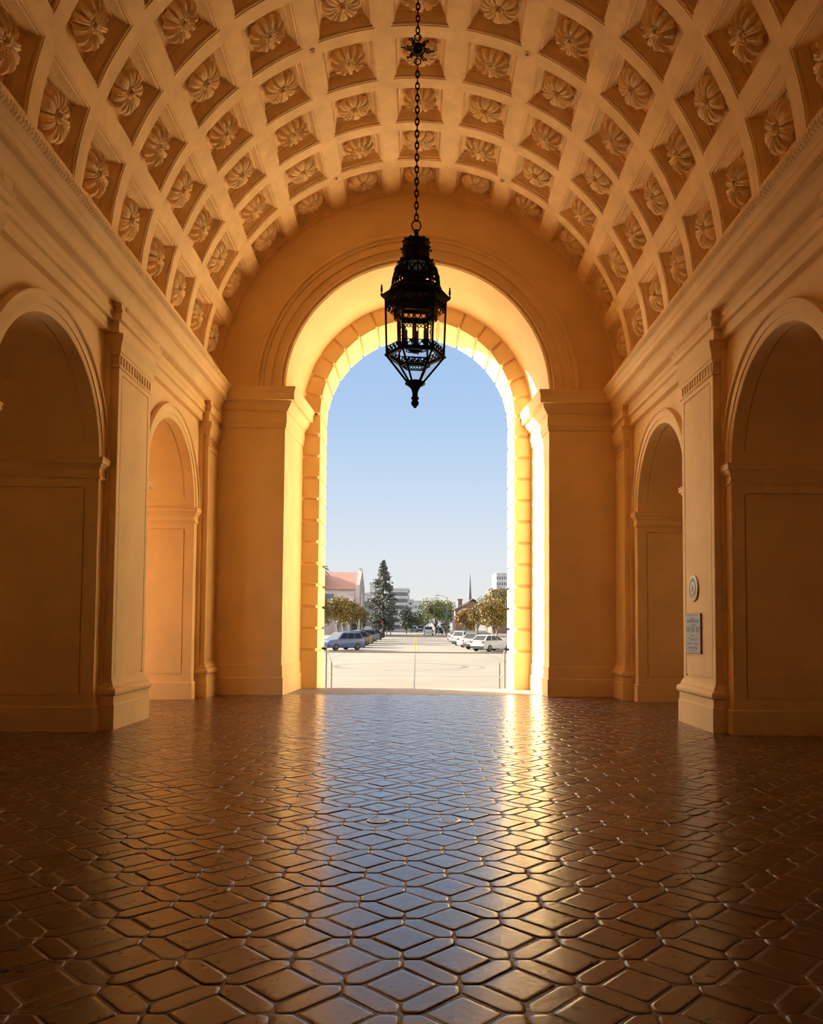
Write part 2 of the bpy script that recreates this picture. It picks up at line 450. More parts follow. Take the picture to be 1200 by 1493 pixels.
# ------------------------------------------------------------------ vault with coffers
NC, PITCH_A, CW_A = 5, 15.75, 11.6
PITCH_Y, CW_Y, YF0 = 1.28, .98, 17.93
ROWS = 18
def VP(a, y, t): return ((VR+t)*math.sin(a), y, VZ+(VR+t)*math.cos(a))
def vault():
    mb = MB()
    aedges = [-90.0]
    for c in range(-NC, NC+1): aedges += [c*PITCH_A-CW_A/2, c*PITCH_A+CW_A/2]
    aedges.append(90.0)
    yedges = [YE+.02]
    for r in range(ROWS): yedges += [YF0-r*PITCH_Y, YF0-r*PITCH_Y-CW_Y]
    yedges.append(YB-.02)
    NS = 4
    for i in range(len(aedges)-1):
        for j in range(len(yedges)-1):
            a0, a1 = R(aedges[i]), R(aedges[i+1]); y0, y1 = yedges[j+1], yedges[j]
            if i % 2 == 1 and j % 2 == 1:
                am, ym = (a0+a1)/2, (y0+y1)/2; ha, hy = (a1-a0)/2, (y1-y0)/2
                loops = [(-.028,0),(-.028,.012),(0,.012),(0,.045),(.03,.045),(.036,.065),(.055,.11),(.075,.15),(.082,.155),(.082,.175),(.105,.175),(.11,.19),(.125,.20),(.125,.235)]
                rows = []
                for ins, t in loops:
                    A, H = ha-ins/VR, hy-ins
                    row = []
                    for q in range(NS): row.append(VP(am-A+2*A*q/NS, ym-H, t))
                    for q in range(NS): row.append(VP(am+A, ym-H+2*H*q/NS, t))
                    for q in range(NS): row.append(VP(am+A-2*A*q/NS, ym+H, t))
                    for q in range(NS): row.append(VP(am-A, ym+H-2*H*q/NS, t))
                    rows.append(row)
                mb.grid(rows, close_u=True)
                A, H = ha-loops[-1][0]/VR, hy-loops[-1][0]
                mb.grid([[VP(am-A+2*A*q/NS, ym-H+2*H*w/NS, loops[-1][1]) for q in range(NS+1)] for w in range(NS+1)])
            else:
                # ribs, pulled back by the sunk border where they meet a coffer
                b = .028
                ya, yb = y0, y1; aa, ab = a0, a1
                if j % 2 == 1: ya, yb = y0-b, y1+b
                if i % 2 == 1: aa, ab = a0-b/VR, a1+b/VR
                if j % 2 == 0 and 0 < j < len(yedges)-2: ya, yb = y0+b, y1-b
                if j == 0: ya = y0+b
                if j == len(yedges)-2: yb = y1-b
                if i % 2 == 0 and 0 < i < len(aedges)-2: aa, ab = a0+b/VR, a1-b/VR
                if i == 0: ab = a1-b/VR
                if i == len(aedges)-2: aa = a0+b/VR
                na = 4
                mb.grid([[VP(aa+(ab-aa)*q/na, y, 0) for q in range(na+1)] for y in (ya, yb)])
    o = mb.build('ceiling', M['vault'], smooth=30)
    tag(o, 'ochre barrel vault of square coffers', 'ceiling', kind='structure')
vault()
M['cover'] = noisy('worn_bronze_cover', (.50,.45,.40), (.62,.56,.50), 20, .25, .1, 60, metallic=.85)
# ------------------------------------------------------------------ side wall trim
PIL_ALL = ((17.30, 18.75),) + PILASTERS
SHAFT, BACKP = .20, .08
ENT_LOW = [(-.02,6.05),(.10,6.05),(.10,6.215),(.11,6.22),(.155,6.23),(.155,6.325),(.17,6.335),(.185,6.37),(.15,6.375),(.15,6.50),(-.02,6.50)]
ENT_UP = [(-.02,6.485),(.27,6.485),(.285,6.49),(.30,6.51),(.285,6.53),(.285,6.545),(.29,6.55),(.305,6.62),(.345,6.675),(.365,6.69),(.365,6.715),(.44,6.72),(.44,6.73),(.425,6.735),(.425,6.75),(.445,6.755),(.445,6.86),(.46,6.87),(.465,6.89),(.48,6.93),(.52,6.965),(.545,6.985),(.55,6.99),(.55,7.045),(.19,7.12),(-.02,7.12)]
def side_trim(s):
    sd = 1 if s < 0 else -1
    nm = 'left' if s < 0 else 'right'
    mb = MB()
    mb.sweep([(s*XW,YE+.3),(s*XW,YB)], ENT_UP, side=sd)
    path = [(s*XW, YE+.3)]
    br = .13
    path = [(s*(XW-br), YE+.3)]
    for yn, yf in PIL_ALL:
        a, b = yf+.03, yn-.03
        if a < YE: path += [(s*XW, a), (s*(XW-br), a)]
        path += [(s*(XW-br), b), (s*XW, b)]
    path.append((s*XW, YB))
    mb.sweep(path, ENT_LOW, side=sd)
    # fine leaf strokes: cornice crown and the bands over the pilasters
    y = YE-.05
    while y > 3:
        pr = [(.45,6.925),(.522,6.960),(.553,6.985),(.557,7.04),(.48,7.04)]
        a = [(s*(XW-o), y, z) for o, z in pr]; b = [(s*(XW-o), y-.036, z) for o, z in pr]
        mb.poly(a); mb.poly(b)
        for k in range(4): mb.quad(a[k], a[k+1], b[k+1], b[k])
        y -= .068
    for yn, yf in PIL_ALL:
        y = yn
        while y < min(yf, YE):
            mb.box(*sorted((s*(XW-br-.15), s*(XW-br-.163))), y, y+.022, 6.385, 6.485); y += .042
    tag(mb.build('trim_5' if s < 0 else 'trim_6', M['plaster']), 'deep moulded cornice along the %s wall' % nm, 'cornice', kind='structure')
    # archivolts and imposts
    mb = MB()
    for yc in SIDE_ARCHES:
        ring_profile(mb, [(SR+.285,-.01),(SR+.285,.06),(SR+.27,.085),(SR+.24,.085),(SR+.225,.065),(SR+.225,.05),(SR+.10,.05),(SR+.10,.035),(SR+.015,.035),(SR+.0,.025),(SR+.0,-.02)], (s*XW, yc, SZ), plane='X', n=48, sgn=-s)
    tag(mb.build('trim_7' if s < 0 else 'trim_8', M['plaster']), 'archivolts round the passages in the %s wall' % nm, 'arch moulding', kind='structure')
    mb = MB()
    IMP = [(-.02,3.76),(.02,3.765),(.035,3.785),(.03,3.80),(.012,3.81),(.012,3.905),(.02,3.91),(.035,3.94),(.055,3.965),(.06,3.985),(.08,3.99),(.08,4.045),(.09,4.055),(.09,4.08),(-.02,4.08)]
    BSE = [(-.01,0),(.025,0),(.025,.355),(.01,.37),(-.01,.37)]
    JMB = [(-.01,0),(.035,0),(.035,SZ),(-.01,SZ)]
    for yc in SIDE_ARCHES:
        for t in (1, -1):
            yj = yc+t*SR
            a = [(s*XW, yj+t*.23), (s*XW, yj), (s*(XW+DP), yj)]
            sg = (1 if t > 0 else -1)*(1 if s < 0 else -1)
            mb.sweep([(s*(XW-.035), yj+t*.23), (s*(XW-.035), yj), (s*(XW+DP), yj)], IMP, side=sg)
            mb.sweep([(s*(XW-.035), yj+t*.23), (s*(XW-.035), yj), (s*(XW+DP), yj)], BSE, side=sg)
            x0, x1 = sorted((s*XW, s*(XW-.035)))
            y0, y1 = sorted((yj, yj+t*.2))
            mb.box(x0, x1, y0, y1, 0, SZ)
    tag(mb.build('trim_9' if s < 0 else 'trim_10', M['plaster']), 'imposts and jambs of the passages in the %s wall' % nm, 'impost', kind='structure')
    # pilasters
    names = ['in the corner by the big arch', 'between the two passages', 'beside the nearer passage', 'behind the viewer']
    for (yn, yf), nn in zip(PIL_ALL, names):
        mb = MB(); xf = s*(XW-SHAFT); xb = s*(XW-BACKP); xw = s*XW
        zt = 6.06
        # backing strip
        x0, x1 = sorted((xw+s*.02, xb)); mb.box(x0, x1, yn-.06, yf+.06, 0, zt)
        mb.sweep([(xw, yn-.06), (xb, yn-.06), (xb, yf+.06), (xw, yf+.06)], [(-.01,0),(.02,0),(.02,.65),(.005,.66),(-.01,.66)], side=-sd)
        # shaft with sunk panel
        panel_rect(mb, lambda u,v,d: (xf+s*d, yn+u, v), yf-yn, 5.6, .11, yf-yn-.11, .79, 5.46, .022)
        for y in (yn, yf): mb.quad((xf,y,0),(xw,y,0),(xw,y,5.6),(xf,y,5.6))
        P = [(xw, yn), (xf, yn), (xf, yf), (xw, yf)]
        base = [(-.01,0),(.075,0),(.075,.37),(.06,.385),(.06,.50)]
        base += [(.055+.045*math.sin(a), .565-.062*math.cos(a)) for a in [PI*k/8 for k in range(9)]]
        base += [(.05,.63),(.05,.655),(.04,.66),(.035,.685),(.02,.70),(.015,.735),(-.01,.735)]
        mb.sweep(P, base, side=-sd)
        cap = [(-.01,5.53),(.012,5.535),(.026,5.55),(.012,5.57),(.012,5.585),(-.035,5.59),(-.035,5.735),(.012,5.74),(.018,5.76),(.018,5.785),(.03,5.79),(.032,5.83),(.045,5.90),(.07,5.96),(.078,5.98),(.078,6.06),(-.01,6.06)]
        mb.sweep(P, cap, side=-sd)
        nfl = 12; w = (yf-yn)/nfl
        for k in range(nfl+1):
            y0 = yn + k*w - .024; y1 = y0+.048
            y0, y1 = max(yn, y0), min(yf, y1)
            x0, x1 = sorted((xf, xf+s*.04)); mb.box(x0, x1, y0, y1, 5.58, 5.74)
        o = mb.build('pilaster', M['plaster'])
        tag(o, 'panelled ochre pilaster on the %s wall, %s' % (nm, nn), 'pilaster', kind='structure')
side_trim(-1); side_trim(1)

# ------------------------------------------------------------------ rosettes
def rosette_mesh(kind):
    """petals and boss of one carved flower; local +Z points out of the coffer"""
    mb = MB(); nA = 96 if kind == 0 else 108
    RS = .33
    prof = [(.10,.085),(.17,.088),(.24,.100),(.36,.118),(.50,.128),(.64,.128),(.77,.118),(.87,.098),(.95,.068),(1.0,.035),(.97,.02),(.90,-.01),(.72,-.03),(.66,-.08)]
    rows = []
    L = 8 if kind == 0 else 12
    for q, h in prof:
        row = []
        for j in range(nA):
            a = 2*PI*j/nA
            if kind == 0:
                ph = (a*L/(2*PI)) % 1.0; e = abs(ph-.5)*2           # 0 mid petal, 1 crease
                lob = 1-.10*e**4
                crease = max(0, (e-.80)/.20)
                z = h - .066*crease*min(1, q*1.6) + .016*(1-e*e)*q
                z += .009*math.cos(ph*2*PI*5)*min(1, q*1.4)*(1-crease)
                r = RS*q*lob
            else:
                ph = (a*L/(2*PI)) % 1.0; e = abs(ph-.5)*2
                ph2 = (a*L/(2*PI)+.5) % 1.0; e2 = abs(ph2-.5)*2
                lob = 1-.17*e**2
                crease = max(0, (e-.55)/.45)
                z = h*(1.0) - .075*crease*min(1, max(0, q-.25)*2) + .02*(1-e)*q
                if q < .55: z += .022*(1-e2*e2)*min(1, (q-.05)*5)*(1 if q > .15 else .5) - .025*max(0, (e2-.6)/.4)
                if .55 <= q <= .62: z -= .022
                z += .012*math.cos(ph*2*PI*3)*q
                r = RS*q*lob
            row.append((r*math.cos(a), r*math.sin(a), z))
        rows.append(row)
    mb.grid([[(x,y,z) for x, y, z in r] for r in rows], close_u=True)
    c = MB()
    c.lathe([(.080,.05),(.090,.095),(.085,.125),(.070,.138),(.058,.130),(.054,.112),(.046,.112),(.045,.140),(.036,.160),(.018,.170),(0.0001,.172)], n=20)
    if kind == 1:
        for k in range(8):
            a = 2*PI*k/8; c.lathe([(.024,.08),(.026,.12),(.018,.142),(.0001,.148)], (.083*math.cos(a),.083*math.sin(a),0), n=8)
    return mb, c
rows_words = ['row touching the end wall', 'second row from the end wall', 'third row from the end wall', 'fourth row from the end wall', 'fifth row from the end wall', 'sixth row from the end wall', 'seventh row from the end wall', 'eighth row from the end wall', 'ninth row from the end wall']
col_words = {0: 'at the crown'}
for k, w in enumerate(['first', 'second', 'third', 'fourth', 'fifth'], 1):
    col_words[-k] = '%s left of the crown' % w; col_words[k] = '%s right of the crown' % w
KEEP = {(r, c) for r in range(8) for c in range(-NC, NC+1)}
KEEP -= {(5, c) for c in (-1, 0, 1)} | {(6, c) for c in range(-3, 4)} | {(7, c) for c in range(-4, 5)}
protos = {}
for r in range(9):
    for c in range(-NC, NC+1):
        if (r, c) not in KEEP: continue
        kind = (r+c+1) % 2
        a = R(c*PITCH_A); y = YF0-r*PITCH_Y-CW_Y/2
        if kind not in protos:
            p, b = rosette_mesh(kind)
            t = p.build('ceiling_rosette', M['rosette'], smooth=50)
            b.build('centre_boss', M['rosette'], t, smooth=50)
            protos[kind] = t
        else:
            t = copy_tree(protos[kind])
        px = VP(a, y, .165)
        zl = Vector((-math.sin(a), 0, -math.cos(a))); yl = Vector((0,1,0)); xl = yl.cross(zl)
        rot = Matrix((xl, yl, zl)).transposed().to_4x4() @ Matrix.Rotation(R(random.uniform(-6, 6)+(15 if kind else 22.5)), 4, 'Z')
        t.matrix_world = Matrix.Translation(px) @ rot
        look = 'smooth-petalled ceiling rosette' if kind == 0 else 'ragged-leaved ceiling rosette'
        tag(t, '%s, %s, %s' % (look, rows_words[r], col_words[c]), 'rosette', 'carved rosettes in the vault coffers')

FITTINGS = [(-.409, 12.95, 'left of the crown, nearer the viewer'), (.4075, 12.94, 'right of the crown, nearer the viewer'), (-.405, 16.78, 'left of the crown, close to the end wall'), (.405, 16.77, 'right of the crown, close to the end wall')]
COVERS = [(-.29, 6.565, 'the left one of two'), (.295, 6.575, 'the right one of two')]
MED = (12.97, 2.244, .22)
PLQ = (12.98, 1.505, .345, .33)
# small round fittings on the ribs
for a, y, w in FITTINGS:
    mb = MB(); mb.lathe([(.055,0),(.055,.012),(.045,.02),(.036,.02),(.034,.004),(.0001,.004)], n=24)
    t = mb.build('ceiling_fitting', M['plaster'])
    c = MB(); c.lathe([(.02,.0),(.02,.018),(.0001,.02)], n=16); c.build('lens', M['steel'], t)
    zl = Vector((-math.sin(a), 0, -math.cos(a))); yl = Vector((0,1,0)); xl = yl.cross(zl)
    t.matrix_world = Matrix.Translation(VP(a, y, 0)) @ Matrix((xl, yl, zl)).transposed().to_4x4()
    tag(t, 'small round fitting on a vault rib, '+w, 'fitting', 'small round fittings on the vault ribs')

# floor covers
for x, y, w in COVERS:
    mb = MB(); mb.lathe([(.095,-.006),(.095,.003),(.088,.005),(.066,.005),(.063,.001),(.0001,.002)], n=32)
    t = mb.build('floor_cover', M['cover'], loc=(x, y, 0))
    c = MB(); c.lathe([(.052,.002),(.052,.0045),(.03,.0055),(.0001,.0055)], n=24); c.box(-.03,.03,-.006,.006,.005,.008)
    c.build('lid', M['cover'], t)
    tag(t, 'round metal cover set in the tiled floor, '+w, 'floor cover', 'round covers in the floor')

# ------------------------------------------------------------------ medallion and plaque on the right pilaster
gold = noisy('medal_gold', (.36,.27,.14), (.46,.36,.20), 8, .5, .1, metallic=.3)
green = noisy('medal_dark_green', (.04,.045,.03), (.07,.075,.05), 20, .5, .2)
grey = noisy('plaque_grey', (.18,.145,.105), (.22,.18,.135), 6, .5, .1, metallic=.1)
ink = plain('plaque_letters', (.035,.03,.025), .5)
XF = XW-SHAFT+.004
t = empty('wall_medallion', (XF, MED[0], MED[1])); rr = MED[2]
tag(t, 'round gold and green medallion with a leaf on the right pilaster', 'medallion')
def disc(name, prof, mat, par):
    m = MB(); m.lathe([(r, -z) for r, z in prof], n=40, axis='X'); return m.build(name, mat, par)
disc('rim', [(rr,0),(rr,.02),(rr*.96,.026),(rr*.76,.026),(rr*.74,.02)], gold, t)
ringp = disc('band', [(rr*.75,0),(rr*.75,.021),(rr*.5,.021)], green, t)
m = MB()
for k in range(30):
    a = 2*PI*k/30
    cy, cz = rr*.625*math.cos(a), rr*.625*math.sin(a); ta = Vector((0,-math.sin(a), math.cos(a))); ra = Vector((0, math.cos(a), math.sin(a)))
    c0 = Vector((-.0225, cy, cz)); w = rr*random.uniform(.025,.045); h = rr*.06
    m.quad(c0+ta*w+ra*h, c0-ta*w+ra*h, c0-ta*w-ra*h, c0+ta*w-ra*h)
m.build('ring_lettering', gold, t)
disc('centre_disc', [(rr*.5,0),(rr*.5,.027),(rr*.46,.03),(.0001,.03)], gold, t)
m = MB()
def leaf(cy, cz, ang, L, W):
    d = Vector((0, math.sin(ang), math.cos(ang))); n_ = Vector((0, math.cos(ang), -math.sin(ang))); o = Vector((-.032, cy, cz))
    m.poly([o + d*(L*q) + n_*(W*math.sin(PI*q)) for q in (0,.2,.4,.6,.8,1)] + [o + d*(L*q) - n_*(W*math.sin(PI*q)) for q in (.8,.6,.4,.2)])
leaf(0,-rr*.05,0,rr*.42,rr*.10); leaf(0,-rr*.12,.75,rr*.36,rr*.08); leaf(0,-rr*.12,-.75,rr*.36,rr*.08); leaf(0,-rr*.2,1.3,rr*.25,rr*.06); leaf(0,-rr*.2,-1.3,rr*.25,rr*.06)
m.box(-.033,-.03,-.006,.006,-rr*.40,0)
m.build('leaf_emblem', green, t)
t = empty('wall_plaque', (XF, PLQ[0], PLQ[1])); hw_, hh = PLQ[2], PLQ[3]
tag(t, 'grey rectangular plaque of small lettering below the medallion', 'plaque')
m = MB(); m.box(-.03,0,-hw_,hw_,-hh,hh); m.build('plate', grey, t)
m = MB()
def line(z, spans, h=.009):
    for a, b in spans:
        y = a
        while y < b:
            w = random.uniform(.012, .035); m.box(-.0312,-.03, y, min(b, y+w), z-h, z+h); y += w+.008
lines = [(.90,[(-.8,.8)],.6),(.78,[(-.15,.15)],.5),(.70,[(-.3,.3)],1),(.63,[(-.85,.85)],1.3),(.56,[(-.75,.75)],1.1),(.44,[(-.5,.5)],.5),(.37,[(-.3,.3)],1),(.28,[(-.85,-.4),(-.25,.25),(.4,.9)],1.1),(.21,[(-.8,-.4),(-.25,.2),(.4,.85)],1.1),(.14,[(-.85,-.35),(-.2,.25),(.4,.8)],1.1),(.07,[(-.8,-.4),(-.25,.2),(.45,.85)],.8),(-.12,[(-.2,.2)],1.2),(-.27,[(-.7,.7)],.5),(-.33,[(-.4,.4)],1),(-.52,[(-.85,-.05),(.2,.75)],1.2),(-.72,[(-.6,.6)],1.3),(-.87,[(-.25,.3)],.6)]
for z, sp, h in lines:
    for a, b in sp:
        m = MB(); line(z*hh, [(-b*hw_, -a*hw_)], .0105*h); m.build('lettering_line', ink, t)

# ------------------------------------------------------------------ hanging lantern
LY, LX = 9.0, -.025
def lantern():
    K = PXM = 9.0/1150          # metres per reference pixel at the lantern
    def z(py): return 1.6 + (912-py)*K
    t = empty('hanging_lantern', (LX, LY, z(592)), R(5)); z0 = z(592)
    tag(t, 'dark hexagonal iron lantern with glass panes hanging in front of the arch', 'lantern')
    Z = lambda py: z(py)-z0
    def B(name, mb, mat='iron', par=None, smooth=35): return mb.build(name, M[mat], par or t, smooth=smooth)
    HX = lambda r, k: (r*math.cos(PI/3*k), r*math.sin(PI/3*k))       # corners at 0,60,... so a face looks along -Y
    Rt, Rb = .352, .333          # top and bottom circumradius of the glazed body
    zt, zb = 1.25, .625          # body heights above the tip
    def hexring(mb, prof, rot=0): mb.lathe(prof, n=6, rot=rot, caps=False)
    # lower ring, upper ring with cornice
    mb = MB(); hexring(mb, [(Rb-.03,zb-.03),(Rb+.015,zb-.03),(Rb+.03,zb-.015),(Rb+.02,zb+.0),(Rb+.0,zb+.01),(Rb-.03,zb+.01)]); mb.torus; B('lower_rim', mb)
    mb = MB(); hexring(mb, [(Rt-.03,zt-.01),(Rt+.01,zt-.01),(Rt+.015,zt+.02),(Rt+.04,zt+.035),(Rt+.055,zt+.05),(Rt+.055,zt+.065),(Rt+.03,zt+.075),(Rt-.02,zt+.11),(.30,zt+.12)]); B('cornice_rim', mb)
    # posts, panes, pierced bands
    def lerp(a, b, q): return tuple(a[i]+(b[i]-a[i])*q for i in range(3))
    def frieze(name, za, zc, ra, rc):
        mb = MB()
        for k in range(6):
            a0 = (*HX(ra,k), za); a1 = (*HX(ra,k+1), za); b0 = (*HX(rc,k), zc); b1 = (*HX(rc,k+1), zc)
            mb.tube([a0,a1], .006, 6); mb.tube([b0,b1], .006, 6)
            for q in range(5):
                u0 = (q+.1)/5; u1 = (q+.9)/5
                p = []
                for w in range(9):
                    f = w/8; u = u0+(u1-u0)*f; v = .5+.42*math.sin(f*2*PI)
                    p.append(lerp(lerp(a0,a1,u), lerp(b0,b1,u), v))
                mb.tube(p, .0085, 6)
                pm = lerp(lerp(a0,a1,(u0+u1)/2), lerp(b0,b1,(u0+u1)/2), .5)
                mb.lathe([(.0001,-.014),(.012,0),(.0001,.014)], pm, n=6)
        B(name, mb)
    frieze('upper_frieze', zt-.10, zt-.015, Rt-.004, Rt)
    frieze('lower_frieze', zb+.012, zb+.08, Rb, Rb+.006)
    for k in range(6):
        mb = MB(); mb.tube([(*HX(Rb,k),zb),(*HX(Rt,k),zt)], .0135, 6); B('corner_post', mb)
        mb = MB(); a0=(*HX(Rb-.012,k),zb+.01); a1=(*HX(Rb-.012,k+1),zb+.01); b0=(*HX(Rt-.012,k),zt-.01); b1=(*HX(Rt-.012,k+1),zt-.01)
        mb.quad(a0,a1,b1,b0); B('glass_pane', mb, 'glass')
        # finials on the cornice corners
        x, y = HX(Rt+.045,k); mb = MB()
        mb.lathe([(.014,zt+.06),(.016,zt+.075),(.008,zt+.085),(.008,zt+.10),(.017,zt+.115),(.011,zt+.13),(.015,zt+.145),(.008,zt+.16),(.012,zt+.175),(.0001,zt+.195)], (x,y,0), n=10); B('finial', mb)
    # inner collar seen through the glass and candle cluster
    mb = MB(); hexring(mb, [(.245,zt-.17),(.26,zt-.17),(.262,zt-.10),(.248,zt-.10),(.245,zt-.17)]); cl = B('inner_collar', mb)
    mb = MB()
    for k in range(6):
        for q in range(6):
            f = (q+.5)/6; x = HX(.252,k)[0]*(1-f)+HX(.252,k+1)[0]*f; y = HX(.252,k)[1]*(1-f)+HX(.252,k+1)[1]*f
            mb.torus((x,y,zt-.195), .018, .006, axis='X', n=10, k=5, rot=Matrix.Rotation(PI/3*k+PI/6,3,'Z'))
    B('collar_scrolls', mb, par=cl)
    ca = MB(); ca.lathe([(.0001,zb+.02),(.05,zb+.03),(.09,zb+.06),(.06,zb+.085),(.02,zb+.10),(.014,zb+.16),(.02,zb+.18),(.012,zb+.20),(.010,zt-.18)], n=14)
    for k in range(6):
        a = PI/3*k+.3; x, y = .135*math.cos(a), .135*math.sin(a)
        ca.tube([(.03*math.cos(a),.03*math.sin(a),zb+.06),(.08*math.cos(a),.08*math.sin(a),zb+.045),(x,y,zb+.07),(x,y,zb+.12)], .008, 6)
        ca.lathe([(.012,zb+.10),(.034,zb+.125),(.036,zb+.14),(.02,zb+.145),(.019,zb+.155)], (x,y,0), n=12)
        ca.torus((x*1.5,y*1.5,zb+.30), .025, .005, axis='Y', n=12, k=5, rot=Matrix.Rotation(a,3,'Z'))
        ca.tube([(x*1.62,y*1.62,zb+.08),(x*1.68,y*1.68,zt-.20)], .007, 6)
    cb = B('candelabrum', ca)
    for k in range(6):
        a = PI/3*k+.3; x, y = .135*math.cos(a), .135*math.sin(a)
        mb = MB(); mb.lathe([(.015,zb+.145),(.015,zb+.26),(.011,zb+.262),(.010,zb+.275),(.015,zb+.295),(.011,zb+.32),(.0001,zb+.345)], (x,y,0), n=10); B('candle', mb, 'candle', cb)
    # lower pyramid: ribs, panes, mid ring, then pendant
    zc = .295; Rc = .085
    for k in range(6):
        mb = MB(); mb.tube([(*HX(Rb,k),zb-.02),(*HX(Rc,k),zc)], .013, 6); B('lower_rib', mb)
        mb = MB(); mb.quad((*HX(Rb-.02,k),zb-.025),(*HX(Rb-.02,k+1),zb-.025),(*HX(Rc-.005,k+1),zc),(*HX(Rc-.005,k),zc)); B('lower_pane', mb, 'glass')
    mb = MB(); q = .55; rr_ = Rb+(Rc-Rb)*q; zz = zb+(zc-zb)*q
    hexring(mb, [(.16,zz+.045),(.175,zz+.045),(.175,zz+.06),(.16,zz+.06),(.16,zz+.045)])
    for k in range(6):
        for w in range(5):
            f = (w+.5)/5; x = HX(.168,k)[0]*(1-f)+HX(.168,k+1)[0]*f; y = HX(.168,k)[1]*(1-f)+HX(.168,k+1)[1]*f
            mb.torus((x,y,zz+.085), .018, .006, axis='X', n=8, k=5, rot=Matrix.Rotation(PI/3*k+PI/6,3,'Z'))
    B('inner_ring', mb)
    mb = MB(); mb.lathe([(.085,zc+.02),(.115,zc+.005),(.12,zc-0.012),(.10,zc-0.025),(.075,zc-0.037),(.05,zc-0.066),(.037,zc-0.098),(.032,zc-0.139),(.034,zc-0.164),(.045,zc-0.168),(.048,zc-0.184),(.036,zc-0.193),(.034,zc-0.205),(.046,zc-0.230),(.042,zc-0.254),(.022,zc-0.275),(.018,zc-0.287),(.0001,zc-0.295)], n=16); B('pendant', mb)
    # openwork dome
    dm = MB()
    domep = [(.30,zt+0.110),(.275,zt+0.180),(.265,zt+0.264),(.235,zt+0.362),(.185,zt+0.432),(.16,zt+0.453)]
    for k in range(12):
        a = PI/6*k
        dm.tube([(r*math.cos(a), r*math.sin(a), q) for r, q in domep], .016 if k % 2 == 0 else .010, 6)
        for (r, q, s_) in ((.272,zt+0.222,.034),(.25,zt+0.327,.03)):
            am = a+PI/12
            dm.torus((r*math.cos(am), r*math.sin(am), q), s_, .0085, axis='X', n=12, k=5, rot=Matrix.Rotation(am,3,'Z'))
        am = a+PI/12
        dm.tube([(.275*math.cos(a),.275*math.sin(a),zt+0.166),(.27*math.cos(am),.27*math.sin(am),zt+0.285),(.225*math.cos(a+PI/6),.225*math.sin(a+PI/6),zt+0.376)], .010, 6)
        dm.tube([(.275*math.cos(a+PI/6),.275*math.sin(a+PI/6),zt+0.166),(.27*math.cos(am),.27*math.sin(am),zt+0.285),(.225*math.cos(a),.225*math.sin(a),zt+0.376)], .010, 6)
    dm.lathe([(.285,zt+0.103),(.31,zt+0.117),(.305,zt+0.145),(.28,zt+0.152)], n=24, caps=False)
    dm.lathe([(.255,zt+0.376),(.20,zt+0.425),(.165,zt+0.449),(.15,zt+0.446)], n=24, caps=False)
    dm.lathe([(.0001,zt+.12),(.235,zt+.10),(.24,zt+.13),(.0001,zt+.15)], n=24)
    B('pierced_dome', dm)
    # crown: two drums with crenellated tops
    cr = MB(); zc2 = zt+.44
    cr.lathe([(.165,zc2),(.20,zc2+0.004),(.205,zc2+0.018),(.185,zc2+0.031),(.15,zc2+0.044),(.148,zc2+0.062),(.142,zc2+0.150),(.155,zc2+0.158),(.168,zc2+0.172),(.165,zc2+0.189),(.148,zc2+0.194),(.148,zc2+0.251),(.16,zc2+0.260),(.155,zc2+0.273),(.10,zc2+0.290),(.05,zc2+0.312),(.028,zc2+0.343),(.02,zc2+0.370),(.03,zc2+0.378),(.02,zc2+0.392),(.0001,zc2+0.396)], n=24)
    for k in range(12):
        a = PI/6*k
        cr.lathe([(.018,zc2+0.264),(.02,zc2+0.277),(.0001,zc2+0.295)], (.148*math.cos(a), .148*math.sin(a), 0), n=8)
        cr.lathe([(.014,zc2+0.167),(.022,zc2+0.180),(.0001,zc2+0.202)], (.168*math.cos(a), .168*math.sin(a), 0), n=8)
        cr.lathe([(.016,zc2+0.009),(.022,zc2+0.022),(.0001,zc2+0.044)], (.203*math.cos(a), .203*math.sin(a), 0), n=8)
        cr.tube([(.146*math.cos(a),.146*math.sin(a),zc2+0.053),(.143*math.cos(a),.143*math.sin(a),zc2+0.150)], .012, 6)
    B('crown', cr)
    lk = MB(); lk.torus((0,0,zc2+.40), .022, .008, axis='Y', n=14, k=6); B('hook', lk)
    return z0+zc2+.40
ztop_ball = 8.39
ztop = lantern()
